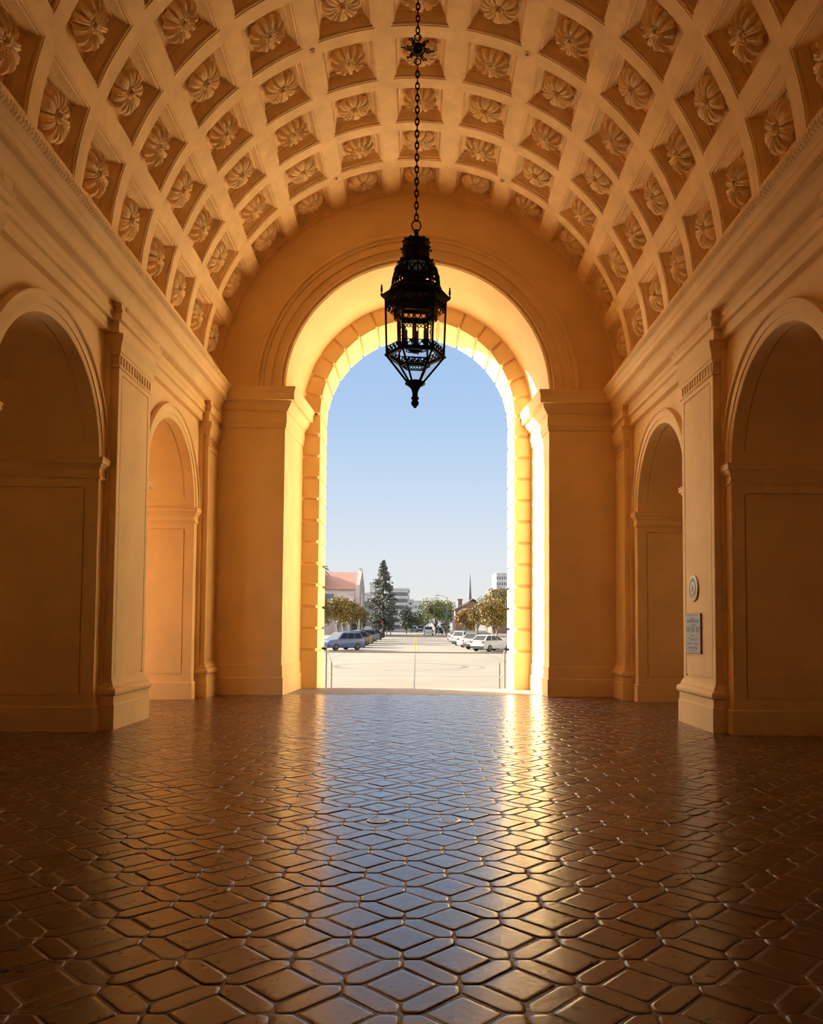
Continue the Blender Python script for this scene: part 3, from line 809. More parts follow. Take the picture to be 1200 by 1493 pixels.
def chain():
    t = empty('lantern_chain', (LX, LY, ztop)); tag(t, 'dark iron chain with a scrolled ball holding up the lantern', 'chain')
    def link(z, r, th, ax, el):
        m = MB(); rot = Matrix.Rotation(0 if ax else PI/2, 3, 'Z')
        m.torus((0,0,0), r, th, axis='Y', n=18, k=6, sx=1, sy=1, rot=rot)
        for i, v in enumerate(m.v): m.v[i] = (v[0], v[1], v[2]*el)
        m.v = [(a, b, c+z) for a, b, c in m.v]
        return m
    z = .012
    link(z+.055, .052, .008, True, 1.25).build('ring', M['iron'], t); z += .118
    proto = None; k = 0; zball = ztop_ball - ztop
    while ztop + z < 11.6:
        if abs(z-zball) < .24 and z < zball + .22:
            if z < zball - .16:
                pass
        ax = k % 2 == 0
        if proto is None:
            proto = link(0, .021, .008, True, 1.95).build('link', M['iron'], t); o = proto
        else:
            o = proto.copy(); COL.objects.link(o); o.parent = t
        o.location = (0,0,z+.036); o.rotation_euler = (0,0,0 if ax else PI/2)
        z += .072; k += 1
        if zball-.20 < z < zball+.10: z = zball+.20
    # scrolled ball
    b = MB(); zb = zball
    b.lathe([(.0001,zb-.062),(.034,zb-.052),(.058,zb-.024),(.062,zb),(.058,zb+.024),(.034,zb+.052),(.0001,zb+.062)], n=18)
    b.torus((0,0,zb), .082, .008, axis='Z', n=28, k=6)
    b.torus((0,0,zb), .082, .007, axis='Y', n=28, k=6)
    for s in (1,-1):
        m2 = [(0,0,zb+s*.15)]
        b.torus((0,0,zb+s*.148), .038, .008, axis='Y', n=18, k=6)
    for k in range(6):
        a = PI/3*k + .15; ca, sa = math.cos(a), math.sin(a)
        rot = Matrix.Rotation(a, 3, 'Z')
        b.torus((.118*ca,.118*sa,zb), .032, .0065, axis='Y', n=16, k=5, rot=rot)
        b.torus((.118*ca,.118*sa,zb), .014, .006, axis='Y', n=12, k=5, rot=rot)
        b.lathe([(.0001,-.012),(.012,0),(.0001,.012)], (.158*ca,.158*sa,zb), n=8)
        b.tube([(.15*ca,.15*sa,zb),(.20*ca,.20*sa,zb)], [.008,.004], 6)
        b.lathe([(.0001,-.014),(.014,0),(.0001,.014)], (.19*ca,.19*sa,zb), n=8)
        am = a+PI/6; cm, sm = math.cos(am), math.sin(am)
        for s in (1,-1):
            b.tube([(.075*cm,.075*sm,zb+s*.03),(.105*cm,.105*sm,zb+s*.07),(.13*cm,.13*sm,zb+s*.075),(.135*cm,.135*sm,zb+s*.055),(.12*cm,.12*sm,zb+s*.05)], .0065, 6)
    b.build('scrolled_ball', M['iron'], t, smooth=50)
chain()
KX = .70
_noisy = noisy
def noisy(name, a, b_, *r, **k):
    q = 1 if name in ('bounce_terrace_white', 'bounce_stucco') else KX  # whitened terrace and added building stay full strength to bounce light
    return _noisy(name, [c*q for c in a], [c*q for c in b_], *r, **k)
# ------------------------------------------------------------------ steps, terrace, plaza, road
def paving():
    m = noisy('tan_paving', (.185,.150,.114), (.215,.178,.137), .25, .75, .05, 8)
    nt = m.node_tree; L = nt.links.new; b = nt.nodes['Principled BSDF']
    src = b.inputs['Base Color'].links[0].from_socket
    tc = N(nt, 'ShaderNodeTexCoord')
    fac = None
    # worn ring of tyre marks on the plaza
    for cx, cyy, r, wd, st in ((-.9, 47.5, 3.9, .12, .8), (-.4, 47.0, 4.4, .09, .6), (2.2, 46.5, 5.0, .07, .45)):
        v = N(nt, 'ShaderNodeVectorMath', operation='SUBTRACT'); v.inputs[1].default_value = (cx, cyy, GZ); L(tc.outputs['Object'], v.inputs[0])
        n1 = N(nt, 'ShaderNodeTexNoise'); n1.inputs['Scale'].default_value = .25; L(tc.outputs['Object'], n1.inputs['Vector'])
        ln = N(nt, 'ShaderNodeVectorMath', operation='LENGTH'); L(v.outputs[0], ln.inputs[0])
        a = N(nt, 'ShaderNodeMath', operation='SUBTRACT'); a.inputs[1].default_value = r; L(ln.outputs['Value'], a.inputs[0])
        ab = N(nt, 'ShaderNodeMath', operation='ABSOLUTE'); L(a.outputs[0], ab.inputs[0])
        mr = N(nt, 'ShaderNodeMapRange'); mr.inputs['From Min'].default_value = wd; mr.inputs['From Max'].default_value = wd*2.2; mr.inputs['To Min'].default_value = st; mr.inputs['To Max'].default_value = 0
        L(ab.outputs[0], mr.inputs['Value'])
        m2 = N(nt, 'ShaderNodeMapRange'); m2.inputs['From Min'].default_value = .32; m2.inputs['From Max'].default_value = .46; L(n1.outputs['Fac'], m2.inputs['Value'])
        mm = N(nt, 'ShaderNodeMath', operation='MULTIPLY'); L(mr.outputs[0], mm.inputs[0]); L(m2.outputs[0], mm.inputs[1])
        if fac is None: fac = mm.outputs[0]
        else:
            mx = N(nt, 'ShaderNodeMath', operation='MAXIMUM'); L(fac, mx.inputs[0]); L(mm.outputs[0], mx.inputs[1]); fac = mx.outputs[0]
    mix = N(nt, 'ShaderNodeMix', data_type='RGBA'); mix.inputs['B'].default_value = (.05,.045,.04,1)
    L(fac, mix.inputs['Factor']); L(src, mix.inputs['A']); L(mix.outputs['Result'], b.inputs['Base Color'])
    return m
M['pave'] = paving()
M['terrace'] = noisy('bounce_terrace_white', (.82,.74,.60), (.87,.79,.65), .8, .7, .1, 30)  # whitened to bounce daylight through the arch; hidden from the camera
M['road'] = noisy('pale_road', (.18,.147,.112), (.208,.172,.132), .2, .8, .05, 10)
M['joint'] = plain('dark_joint', (.06,.05,.04), .8)
M['yellow'] = noisy('worn_yellow_paint', (.30,.19,.05), (.36,.24,.08), 2, .7)
mb = MB()
for k in range(5): mb.box(-3.6, 3.6, 20.2+.34*k, 21.9, GZ, 0-.17*(k+1)+.001*(k == 9))
tag(mb.build('trim_11', M['terrace']), 'stone steps leading down from the big arch', 'steps', kind='structure')
mb = MB(); mb.quad((-22,21.47,GZ),(22,21.47,GZ),(22,29.7,GZ),(-22,29.7,GZ))
tag(mb.build('floor_terrace', M['terrace']), 'unseen terrace made pale to bounce daylight, at the foot of the steps', 'terrace', kind='structure')
def zr(y): return -.75+.0045*(y-70.5)
mb = MB()
for q in ((-250,-22,-80,29.7),(22,250,-80,29.7),(-22,22,-80,YB-.5)): mb.quad((q[0],q[2],GZ),(q[1],q[2],GZ),(q[1],q[3],GZ),(q[0],q[3],GZ))
for sx_ in (-1,1): mb.quad((sx_*9.2,YB-.5,GZ),(sx_*22,YB-.5,GZ),(sx_*22,21.47,GZ),(sx_*9.2,21.47,GZ))
mb.quad((-250,29.7,GZ),(250,29.7,GZ),(250,70.5,GZ),(-250,70.5,GZ))
tag(mb.build('ground', M['pave']), 'pale tan plaza paving with curved tyre marks', 'plaza', kind='structure')
mb = MB()
mb.box(-.085, -.035, 30, 70.4, GZ, GZ+.004)
for y in (38.2, 55): mb.box(-40, 40, y, y+.05, GZ, GZ+.004)
for x in (-6.2, 6.2): mb.box(x-.03, x+.03, 30, 70.4, GZ, GZ+.004)
tag(mb.build('trim_12', M['joint']), 'dark joints between the plaza slabs', 'paving joint', kind='structure')
mb = MB()
mb.quad((-250,70.5,-.75),(250,70.5,-.75),(250,600,zr(600)),(-250,600,zr(600)))
mb.quad((-250,70.5,GZ),(250,70.5,GZ),(250,70.5,-.75),(-250,70.5,-.75))
mb.quad((-9.3,71.5,zr(71.5)+.012),(-9.3,400,zr(400)+.012),(-9.45,400,zr(400)+.13),(-9.45,71.5,zr(71.5)+.13))
tag(mb.build('road', M['road']), 'wide pale street running away from the arch', 'street', kind='structure')
for s in (-1, 1):
    mb = MB()
    pts = [(s*9.2,0),(s*9.2,.13),(s*60,.13)]
    mb.grid([[(x,y,zr(y)+z) for x, z in pts] for y in (72, 155)])
    mb.poly([(s*9.2,72,zr(72)),(s*9.2,72,zr(72)+.13),(s*60,72,zr(72)+.13),(s*60,72,zr(72))])
    tag(mb.build('sidewalk', M['pave']), 'pale raised sidewalk on the %s of the street' % ('left' if s < 0 else 'right'), 'sidewalk', kind='structure')
mb = MB()
for x in (-.22, .06): mb.quad((x-.06,71.5,zr(71.5)+.01),(x+.16-.06,71.5,zr(71.5)+.01),(x+.16-.06,158,zr(158)+.01),(x-.06,158,zr(158)+.01))
tag(mb.build('road_marking', M['yellow']), 'double yellow line down the middle of the street', 'road marking', kind='structure')

# ------------------------------------------------------------------ handrails on the steps
for s in (-1, 1):
    x = s*2.44
    t = empty('stair_handrail', (x, 21.62, -.68)); tag(t, 'dark metal handrail on the steps, %s side of the arch' % ('left' if s < 0 else 'right'), 'handrail', 'handrails on the entrance steps')
    g = lambda y: -.17*max(0, min(5, math.ceil((y-20.2)/.34)))
    for yy, zt in ((21.62, .90), (23.0, .50)):
        m = MB(); zb = -.68-.17*(yy > 21.8); zb = GZ if yy > 21.9 else -.85
        m.tube([(0,yy-21.62,zb+.68),(0,yy-21.62,zt+.68)], .024, 8); m.build('post', M['steel'], t)
    m = MB(); m.tube([(0,-.10,.92+.68),(0,0,.93+.68),(0,.15,.89+.68),(0,1.38,.52+.68),(0,1.42,.45+.68),(0,1.40,.38+.68)], .022, 8); m.build('top_rail', M['steel'], t)
    m = MB(); m.tube([(0,0,.38+.68),(0,1.38,.50-.02+.68-.4)], .014, 6); m.build('lower_rail', M['steel'], t)

# ------------------------------------------------------------------ cars
M['tyre'] = plain('tyre_rubber', (.012,.012,.012), .8)
M['rim'] = plain('wheel_rim', (.22,.22,.23), .35, .6)
M['carglass'] = plain('car_window', (.008,.009,.011), .15, spec=.2)
M['lamp'] = plain('head_lamp', (.35,.36,.38), .15)
M['tail'] = plain('tail_lamp', (.20,.01,.012), .3)
def paint(name, c, met=.0): return noisy('paint_'+name, c, [x*1.05 for x in c], 2, .28, 0, spec=.35, metallic=met)
PAINT = {'blue': paint('blue', (.030,.060,.145)), 'black': paint('black', (.010,.011,.013)), 'silver': paint('silver', (.16,.17,.18), .3),
         'grey': paint('grey', (.07,.075,.08), .2), 'white': paint('white', (.36,.36,.36)), 'maroon': paint('maroon', (.10,.015,.02)), 'bronze': paint('bronze', (.20,.12,.07), .2), 'slate': paint('slate', (.055,.07,.10), .2)}
KIND = {
 'suv': dict(L=4.5, W=1.82, body=[(-2.25,.5),(-2.2,.3),(2.1,.26),(2.24,.45),(2.22,.78),(2.05,.93),(1.15,1.04),(-2.14,1.08),(-2.22,.9)], base=(-2.14,1.15,1.04), top=(-1.85,.30,1.64), wb=(-1.32,1.32), r=.34),
 'hatch': dict(L=4.1, W=1.78, body=[(-2.05,.5),(-2.0,.27),(1.95,.24),(2.06,.42),(2.0,.68),(1.7,.84),(.95,.98),(-1.98,1.02),(-2.05,.8)], base=(-1.98,1.05,.98), top=(-1.30,.10,1.50), wb=(-1.25,1.3), r=.32),
 'sedan': dict(L=4.6, W=1.8, body=[(-2.3,.5),(-2.25,.26),(2.15,.24),(2.3,.42),(2.25,.66),(1.9,.80),(.95,.92),(-1.5,.98),(-2.2,.96),(-2.3,.75)], base=(-1.75,1.05,.94), top=(-1.0,.15,1.44), wb=(-1.35,1.38), r=.32),
 'van': dict(L=4.9, W=1.95, body=[(-2.45,.5),(-2.4,.28),(2.3,.26),(2.45,.45),(2.4,.8),(2.1,.98),(1.6,1.08),(-2.38,1.1),(-2.45,.8)], base=(-2.40,1.65,1.08), top=(-2.2,.7,1.80), wb=(-1.45,1.55), r=.34),
}
CARM = {}
def car(name, kind, col, x, y, head, label, group=None):
    K = KIND[kind]; W = K['W']
    t = empty(name, (x, y, zr(y)), head)
    tag(t, label, 'car', group)
    def part(nm, fn, mat):
        key = (kind, nm)
        if key in CARM:
            o = bpy.data.objects.new(nm.split('/')[0], CARM[key]); COL.objects.link(o); o.parent = t
        else:
            m = MB(); fn(m); o = m.build(nm.split('/')[0], M['tyre'], t, smooth=40); CARM[key] = o.data
        o.material_slots[0].link = 'OBJECT'; o.material_slots[0].material = mat
        return o
    b0, b1, bz = K['base']; t0, t1, tz = K['top']
    def body(m):
        cx = sum(p[0] for p in K['body'])/len(K['body']); cz = .62
        rows = []
        for yy, sc in ((-W/2, .93), (-W/2+.07, .985), (-W/2+.3, 1), (W/2-.3, 1), (W/2-.07, .985), (W/2, .93)):
            rows.append([((px-cx)*sc+cx, yy, (pz-cz)*(sc*.6+.4)+cz) for px, pz in K['body']])
        m.grid(rows, close_u=True); m.poly(rows[0]); m.poly(rows[-1])
        # roof and pillars
        wb_, wt = W/2-.06, W/2-.26
        B = [(b0,-wb_,bz-.03),(b1,-wb_,bz-.03),(b1,wb_,bz-.03),(b0,wb_,bz-.03)]; T = [(t0,-wt,tz),(t1,-wt,tz),(t1,wt,tz),(t0,wt,tz)]
        T2 = [(t0+.12,-wt+.14,tz+.045),(t1-.16,-wt+.14,tz+.045),(t1-.16,wt-.14,tz+.045),(t0+.12,wt-.14,tz+.045)]
        m.grid([B, T, T2], close_u=True); m.poly(T2)
    part('body', body, PAINT[col])
    wb_, wt = W/2-.06, W/2-.26
    def side(s):
        def f(m):
            for u0, u1 in ((.05,.34),(.37,.66),(.69,.93)):
                q = []
                for u, v in ((u0,.12),(u1,.12),(u1,.88),(u0,.88)):
                    xb = b0+(b1-b0)*u; xt = t0+(t1-t0)*u
                    q.append((xb+(xt-xb)*v, s*(wb_+(wt-wb_)*v+.008), bz-.03+(tz-bz+.03)*v))
                m.poly(q)
        return f
    part('side_window/l', side(1), M['carglass']); part('side_window/r', side(-1), M['carglass'])
    def endw(xb, xt, off):
        def f(m):
            q = []
            for u, v in ((-.88,.14),(.88,.14),(.88,.9),(-.88,.9)):
                q.append((xb+(xt-xb)*v+off, u*(wb_+(wt-wb_)*v), bz-.03+(tz-bz+.03)*v+.006))
            m.poly(q)
        return f
    part('windshield', endw(b1, t1, .012), M['carglass']); part('rear_window', endw(b0, t0, -.012), M['carglass'])
    for i, wx in enumerate(K['wb']):
        for s in (-1, 1):
            def wheel(m, wx=wx, s=s):
                r = K['r']; yo = s*(W/2-.10)
                m.lathe([(r*.66,-.11),(r*.94,-.11),(r,-.07),(r,.07),(r*.94,.11),(r*.66,.11)], (wx, yo, r), n=20, axis='Y')
            w_ = part('wheel/%d%d' % (i, s), wheel, M['tyre'])
            def rim(m, wx=wx, s=s):
                r = K['r']; yo = s*(W/2-.10)
                m.lathe([(r*.66, s*.10),(r*.60, s*.085),(r*.2, s*.095),(.0001, s*.10)], (wx, yo, r), n=20, axis='Y')
                for k in range(5):
                    a = 2*PI*k/5; m.tube([(wx, yo+s*.105, r),(wx+r*.6*math.cos(a), yo+s*.10, r+r*.6*math.sin(a))], .03, 5)
            rm = part('rim/%d%d' % (i, s), rim, M['rim']); rm.parent = w_
    xf = K['body'][4][0]-.03; xr = K['body'][-1][0]+.05
    for s in (-1, 1):
        part('headlight/%d' % s, lambda m, s=s: m.box(xf-.16, xf, s*(W/2-.30)-.17, s*(W/2-.30)+.17, .62, .76), M['lamp'])
        part('tail_light/%d' % s, lambda m, s=s: m.box(xr-.06, xr+.08, s*(W/2-.2)-.12, s*(W/2-.2)+.12, .76, .98), M['tail'])
    def plate(m): m.box(K['body'][0][0]-.012, K['body'][0][0]+.1, -.25, .25, .55, .68)
    part('number_plate', plate, M['lamp'])
    def bump(m):
        m.box(K['body'][0][0]-.03, K['body'][0][0]+.2, -W/2+.12, W/2-.12, .30, .50); m.box(K['body'][3][0]-.2, K['body'][3][0]+.02, -W/2+.14, W/2-.14, .27, .48)
    part('bumper', bump, PAINT['black'] if kind in ('suv', 'hatch') else PAINT[col])
    return t
HL = math.atan2(-.72, -.69); HR = math.atan2(.70, .71)
gl, gr = 'cars parked on the left of the street', 'cars parked on the right of the street'
car('suv', 'suv', 'blue', -7.0, 73.6, HL, 'blue SUV parked at an angle, nearest on the left of the street', gl)
car('suv', 'suv', 'black', -7.0, 82.0, HL, 'dark SUV parked directly behind the blue SUV on the left', gl)
car('hatchback', 'hatch', 'bronze', -7.0, 89.5, HL, 'bronze hatchback parked third from the front on the left', gl)
car('suv', 'suv', 'slate', -7.0, 97.5, HL, 'slate blue SUV parked fourth from the front on the left', gl)
car('hatchback', 'hatch', 'silver', -7.0, 107.5, HL, 'silver hatchback parked fifth from the front on the left', gl)
car('sedan', 'sedan', 'black', -6.9, 118, HL, 'black sedan parked farthest on the left of the street', gl)
car('hatchback', 'hatch', 'white', 7.0, 73.4, HR, 'white hatchback parked nearest on the right of the street', gr)
car('suv', 'suv', 'grey', 6.7, 78.6, HR, 'grey SUV parked directly behind the white hatchback', gr)
car('sedan', 'sedan', 'white', 6.5, 84.5, HR, 'white sedan parked third from the front on the right', gr)
car('suv', 'suv', 'silver', 6.2, 91.0, HR, 'silver SUV parked fourth from the front on the right', gr)
car('sedan', 'sedan', 'white', 6.2, 98.5, HR, 'white sedan parked fifth from the front on the right', gr)
car('hatchback', 'hatch', 'silver', 6.2, 106.5, HR, 'silver hatchback parked farthest on the right of the street', gr)
car('minivan', 'van', 'white', 2.45, 160, PI/2, 'pale white minivan driving away down the middle of the street')
car('sedan', 'hatch', 'black', 4.9, 172, PI/2, 'dark car to the right of the minivan, far down the street')
car('sedan', 'sedan', 'slate', -.6, 205, -PI/2, 'dark blue car far off to the left of the minivan')
car('suv', 'suv', 'silver', 1.2, 215, -PI/2, 'silver car far off just left of the minivan')

# ------------------------------------------------------------------ trees
def leafmat(name, a, b_):
    m = noisy(name, a, b_, 1.2, .6, 0, spec=.2); return m
M['olive'] = leafmat('olive_leaf', (.125,.105,.028), (.19,.15,.042))
M['gold'] = leafmat('golden_leaf', (.20,.13,.028), (.25,.165,.04))
M['conifer'] = leafmat('conifer_leaf', (.075,.083,.058), (.115,.12,.084))  # leaf colour lightened to stand in for haze
M['dark'] = leafmat('dark_leaf', (.05,.06,.045), (.085,.095,.065))
M['green'] = leafmat('green_leaf', (.11,.12,.035), (.18,.175,.055))
M['bark'] = noisy('bark', (.06,.045,.03), (.10,.08,.055), 6, .9, .3, 20)
M['bark_pale'] = noisy('pale_bark', (.14,.115,.085), (.19,.16,.12), 6, .9, .3, 20)
def leaves(mb, blobs, n, size, rnd):
    tot = sum(b[3]*b[4] for b in blobs)
    for bx, by, bz, rx, rz in blobs:
        for _ in range(int(n*rx*rz/tot)):
            u = rnd.uniform(-1,1); a = rnd.uniform(0,2*PI); q = rnd.random()**.38; h = math.sqrt(1-u*u)
            c = Vector((bx+rx*q*h*math.cos(a), by+rx*q*h*math.sin(a), bz+rz*q*u))
            d = Vector((rnd.gauss(0,1), rnd.gauss(0,1), rnd.gauss(0,1))).normalized(); e = d.orthogonal().normalized(); f = d.cross(e)
            s = size*rnd.uniform(.6,1.3)
            mb.poly([c-e*s, c+f*s*.45-d*s*.1, c+e*s, c-f*s*.45-d*s*.1])
def tree(x, y, h, cr, zc0, mat, bark, label, group=None, n=3200, size=.17, name='tree', lean=0):
    rnd = random.Random(int(x*131+y*17))
    t = empty(name, (x, y, zr(y))); tag(t, label, 'tree', group)
    tb = MB()
    tr = .05*h**.6
    tb.tube([(0,0,-.1),(.06*rnd.uniform(-1,1),0,zc0*.6),(lean,0,zc0+.5*(h-zc0))], [tr, tr*.8, tr*.4], 8)
    blobs = []
    for k in range(9):
        a = 2*PI*k/9*2.4; q = cr*rnd.uniform(.25,.68)
        bz = zc0+(h-zc0)*rnd.uniform(.28,.72); bx, by = lean+q*math.cos(a), q*math.sin(a)
        blobs.append((bx, by, bz, cr*rnd.uniform(.36,.5), (h-zc0)*rnd.uniform(.25,.34)))
        tb.tube([(0,0,zc0*rnd.uniform(.7,.95)),(bx*.5,by*.5,(zc0+bz)/2),(bx,by,bz)], [tr*.5, tr*.35, tr*.12], 5)
    blobs.append((lean,0,zc0+(h-zc0)*.75,cr*.5,(h-zc0)*.25))
    tb.build('trunk', M[bark], t)
    m = MB(); leaves(m, blobs, n, size, rnd); m.build('foliage', M[mat], t, smooth=0)
    return t
gt, gu = 'street trees on the left sidewalk', 'street trees on the right sidewalk'
tree(-12.4, 99, 6.2, 2.2, 1.9, 'olive', 'bark', 'olive street tree at the left edge, nearest of the left row', gt)
tree(-10.4, 105, 6.0, 2.0, 1.9, 'gold', 'bark_pale', 'yellow street tree second in the left row, above the blue SUV', gt)
tree(-10.5, 114, 6.2, 2.1, 2.0, 'olive', 'bark_pale', 'olive street tree third in the left row', gt)
tree(-10.2, 122, 6.1, 2.0, 2.0, 'gold', 'bark_pale', 'yellowish street tree fourth in the left row', gt)
tree(-9.6, 131, 5.4, 1.9, 1.9, 'olive', 'bark_pale', 'olive street tree last in the left row, next to the conifer', gt)
tree(-10.3, 142, 4.6, 1.6, .8, 'dark', 'bark', 'dark shrubby tree at the left foot of the conifer', n=3000, size=.2)
tree(-2.2, 178, 6.4, 2.2, .6, 'dark', 'bark', 'dark shrubby tree at the right foot of the conifer', n=3000, size=.2)
tree(-1.2, 190, 4.8, 2.0, .5, 'dark', 'bark', 'low dark tree below the white office block', n=1000, size=.22)
tree(.6, 245, 6.5, 2.6, .5, 'green', 'bark', 'hazy tree at the far end of the street, left of the van', n=800, size=.3)
tree(2.6, 280, 7.0, 3.2, .5, 'dark', 'bark', 'hazy dark tree at the far end of the street behind the van', n=800, size=.3)
tree(4.3, 176, 8.2, 3.5, 1.6, 'green', 'bark', 'large green tree behind the minivan', n=5000, size=.2)
tree(7.0, 182, 8.0, 2.6, 1.6, 'green', 'bark', 'green tree between the street light and the brick house', n=3000, size=.2)
tree(6.2, 168, 3.4, 1.3, .3, 'dark', 'bark', 'dark bush at the foot of the tall street light', n=600, size=.2)
tree(7.6, 122, 4.9, 1.8, 1.6, 'gold', 'bark_pale', 'orange street tree in front of the brick house, last in the right row', gu)
tree(8.9, 115, 5.4, 1.9, 1.7, 'gold', 'bark_pale', 'golden street tree second last in the right row', gu)
tree(11.2, 109, 7.7, 3.1, 2.0, 'olive', 'bark_pale', 'tallest olive street tree on the right sidewalk', gu, n=5500)
tree(9.7, 99, 5.7, 2.1, 1.8, 'gold', 'bark_pale', 'golden street tree above the white hatchback', gu)
tree(13.2, 101, 7.2, 2.5, 1.9, 'olive', 'bark', 'olive street tree at the right edge of the view', gu)
def conifer():
    x, y, h = -7.1, 168, 15.9
    rnd = random.Random(5); t = empty('conifer', (x, y, zr(y))); tag(t, 'tall dark conifer standing behind the left row of cars', 'tree')
    m = MB(); m.tube([(0,0,-.1),(0,0,h*.96)], [.4,.05], 8); m.build('trunk', M['bark'], t)
    m = MB()
    for k in range(34):
        f = k/33; z = 1.2+(h-1.6)*f; rad = 3.1*min(1, (1-f)*1.65+.10)*(1-.12*math.sin(k*2.1))
        if f < .12: rad *= .8
        nb = max(4, int(11*(1-f)+4))
        for j in range(nb):
            a = rnd.uniform(0,2*PI); rr = rad*rnd.uniform(.75,1.12)
            for q in (.35,.6,.8,.95):
                c = (rr*q*math.cos(a), rr*q*math.sin(a), z-.25*q*rad*.35+rnd.uniform(-.1,.1))
                leaves(m, [(c[0],c[1],c[2],.38,.26)], 11, .2, rnd)
    m.build('foliage', M['conifer'], t, smooth=0)
conifer()
def palm(x, y, h, label):
    rnd = random.Random(3); t = empty('palm', (x, y, zr(y))); tag(t, label, 'tree')
    m = MB(); m.tube([(0,0,-.1),(.1,0,h*.5),(0,0,h)], [.22,.17,.15], 8); m.build('trunk', M['bark'], t)
    m = MB()
    for k in range(30):
        a = 2*PI*k/30*3.3; el = rnd.uniform(-.9,1.2); L_ = rnd.uniform(1.5,2.0); pts = []
        for q in range(7):
            f = q/6; pts.append(Vector((L_*f*math.cos(el)*math.cos(a), L_*f*math.cos(el)*math.sin(a), h+L_*(f*math.sin(el)-.55*f*f))))
        m.tube(pts, [.02]*6+[.005], 4)
        for q in range(1, 7):
            d = (pts[q]-pts[q-1]).normalized(); s = d.cross(Vector((0,0,1))).normalized()
            for w in (-1, 1):
                for e in (0, .5):
                    c = pts[q-1].lerp(pts[q], e); m.poly([c, c+d*.10, c+d*.35+s*w*.38-Vector((0,0,.12))])
    m.build('fronds', M['dark'], t, smooth=0)
palm(-17.6, 146, 12.4, 'palm whose fronds show above the pink building at the left edge')

# ------------------------------------------------------------------ buildings
M['pink'] = noisy('pink_plaster', (.43,.345,.31), (.48,.385,.345), .6, .85)  # albedo raised to put distance haze into the plaster
M['rooftile'] = noisy('red_roof_tile', (.36,.17,.12), (.42,.21,.15), 2, .8)  # tile colour made lighter in place of haze
M['office'] = noisy('white_concrete', (.38,.37,.35), (.43,.42,.40), .5, .8)
M['greyb'] = noisy('grey_concrete', (.32,.32,.315), (.38,.38,.37), .5, .8)
M['winglass'] = plain('window_glass', (.075,.085,.095), .2)
M['brick'] = noisy('brown_brick', (.15,.085,.06), (.19,.11,.08), 4, .85)
M['slate'] = plain('grey_roof', (.17,.14,.13), .8)
M['hazeb'] = noisy('far_concrete', (.34,.34,.34), (.40,.39,.38), .3, .9)  # paleness carries the haze of distance
M['bounce'] = noisy('bounce_stucco', (.70,.62,.52), (.76,.68,.57), .5, .85)  # wall colour of the added light-bouncing building
def church():
    t = empty('pink_building', (-14, 150, zr(150))); tag(t, 'pink plaster hall with a red tiled roof and stepped buttresses', 'building')
    m = MB(); m.box(-6.5,2.4,0,14,0,9.0)
    m.poly([(2.4,0,9.0),(2.4,14,9.0),(2.4,7,12.4)]); m.box(2.4,3.2,-.2,14.2,0,9.6)
    m.poly([(2.5,-.2,9.6),(2.5,14.2,9.6),(2.5,7.4,12.9),(2.5,6.6,12.9)]); m.poly([(3.2,-.2,9.6),(3.2,14.2,9.6),(3.2,7.4,12.9),(3.2,6.6,12.9)])
    m.quad((2.5,-.2,9.6),(3.2,-.2,9.6),(3.2,6.6,12.9),(2.5,6.6,12.9))
    m.build('wall', M['pink'], t)
    for k, (x0, x1, z) in enumerate(((-3.3,2.0,7.4),)): pass
    m = MB(); m.box(-1.6,2.3,-1.6,0,0,7.2); m.poly([(-1.6,-1.6,7.2),(2.3,-1.6,7.2),(.9,-1.6,8.0),(-.2,-1.6,8.0)]); m.poly([(-1.6,-1.6,7.2),(-.2,-1.6,8.0),(-.2,0,8.0),(-1.6,0,7.2)]); m.poly([(2.3,-1.6,7.2),(.9,-1.6,8.0),(.9,0,8.0),(2.3,0,7.2)]); m.quad((-.2,-1.6,8.0),(.9,-1.6,8.0),(.9,0,8.0),(-.2,0,8.0)); m.build('porch', M['pink'], t)
    m = MB(); m.quad((-4.4,-.35,8.9),(2.4,-.35,8.9),(2.4,7,12.5),(-4.4,7,12.5)); m.quad((-4.4,14.3,8.9),(2.4,14.3,8.9),(2.4,7,12.5),(-4.4,7,12.5)); m.quad((-4.4,-.35,8.7),(2.4,-.35,8.7),(2.4,-.35,8.9),(-4.4,-.35,8.9)); m.poly([(-4.4,-.35,8.7),(-4.4,7,12.5),(-4.4,14.3,8.7)]); m.build('roof', M['rooftile'], t)
    m = MB(); m.box(-6.5,-4.3,-.6,6,0,12.4); m.build('side_tower', M['pink'], t)
    m = MB(); m.box(-4.2,-1.7,-.06,.2,6.5,7.9); m.build('window', M['winglass'], t)
    for x in (-.9, .3, 1.5):
        m = MB(); m.box(x-.25,x+.25,-2.1,-1.5,0,6.3+.3*(x < 1)); m.build('buttress', M['pink'], t)
    m = MB(); m.box(2.6,3.1,6.3,7.7,12.7,13.3); m.build('gable_cap', M['pink'], t)
church()
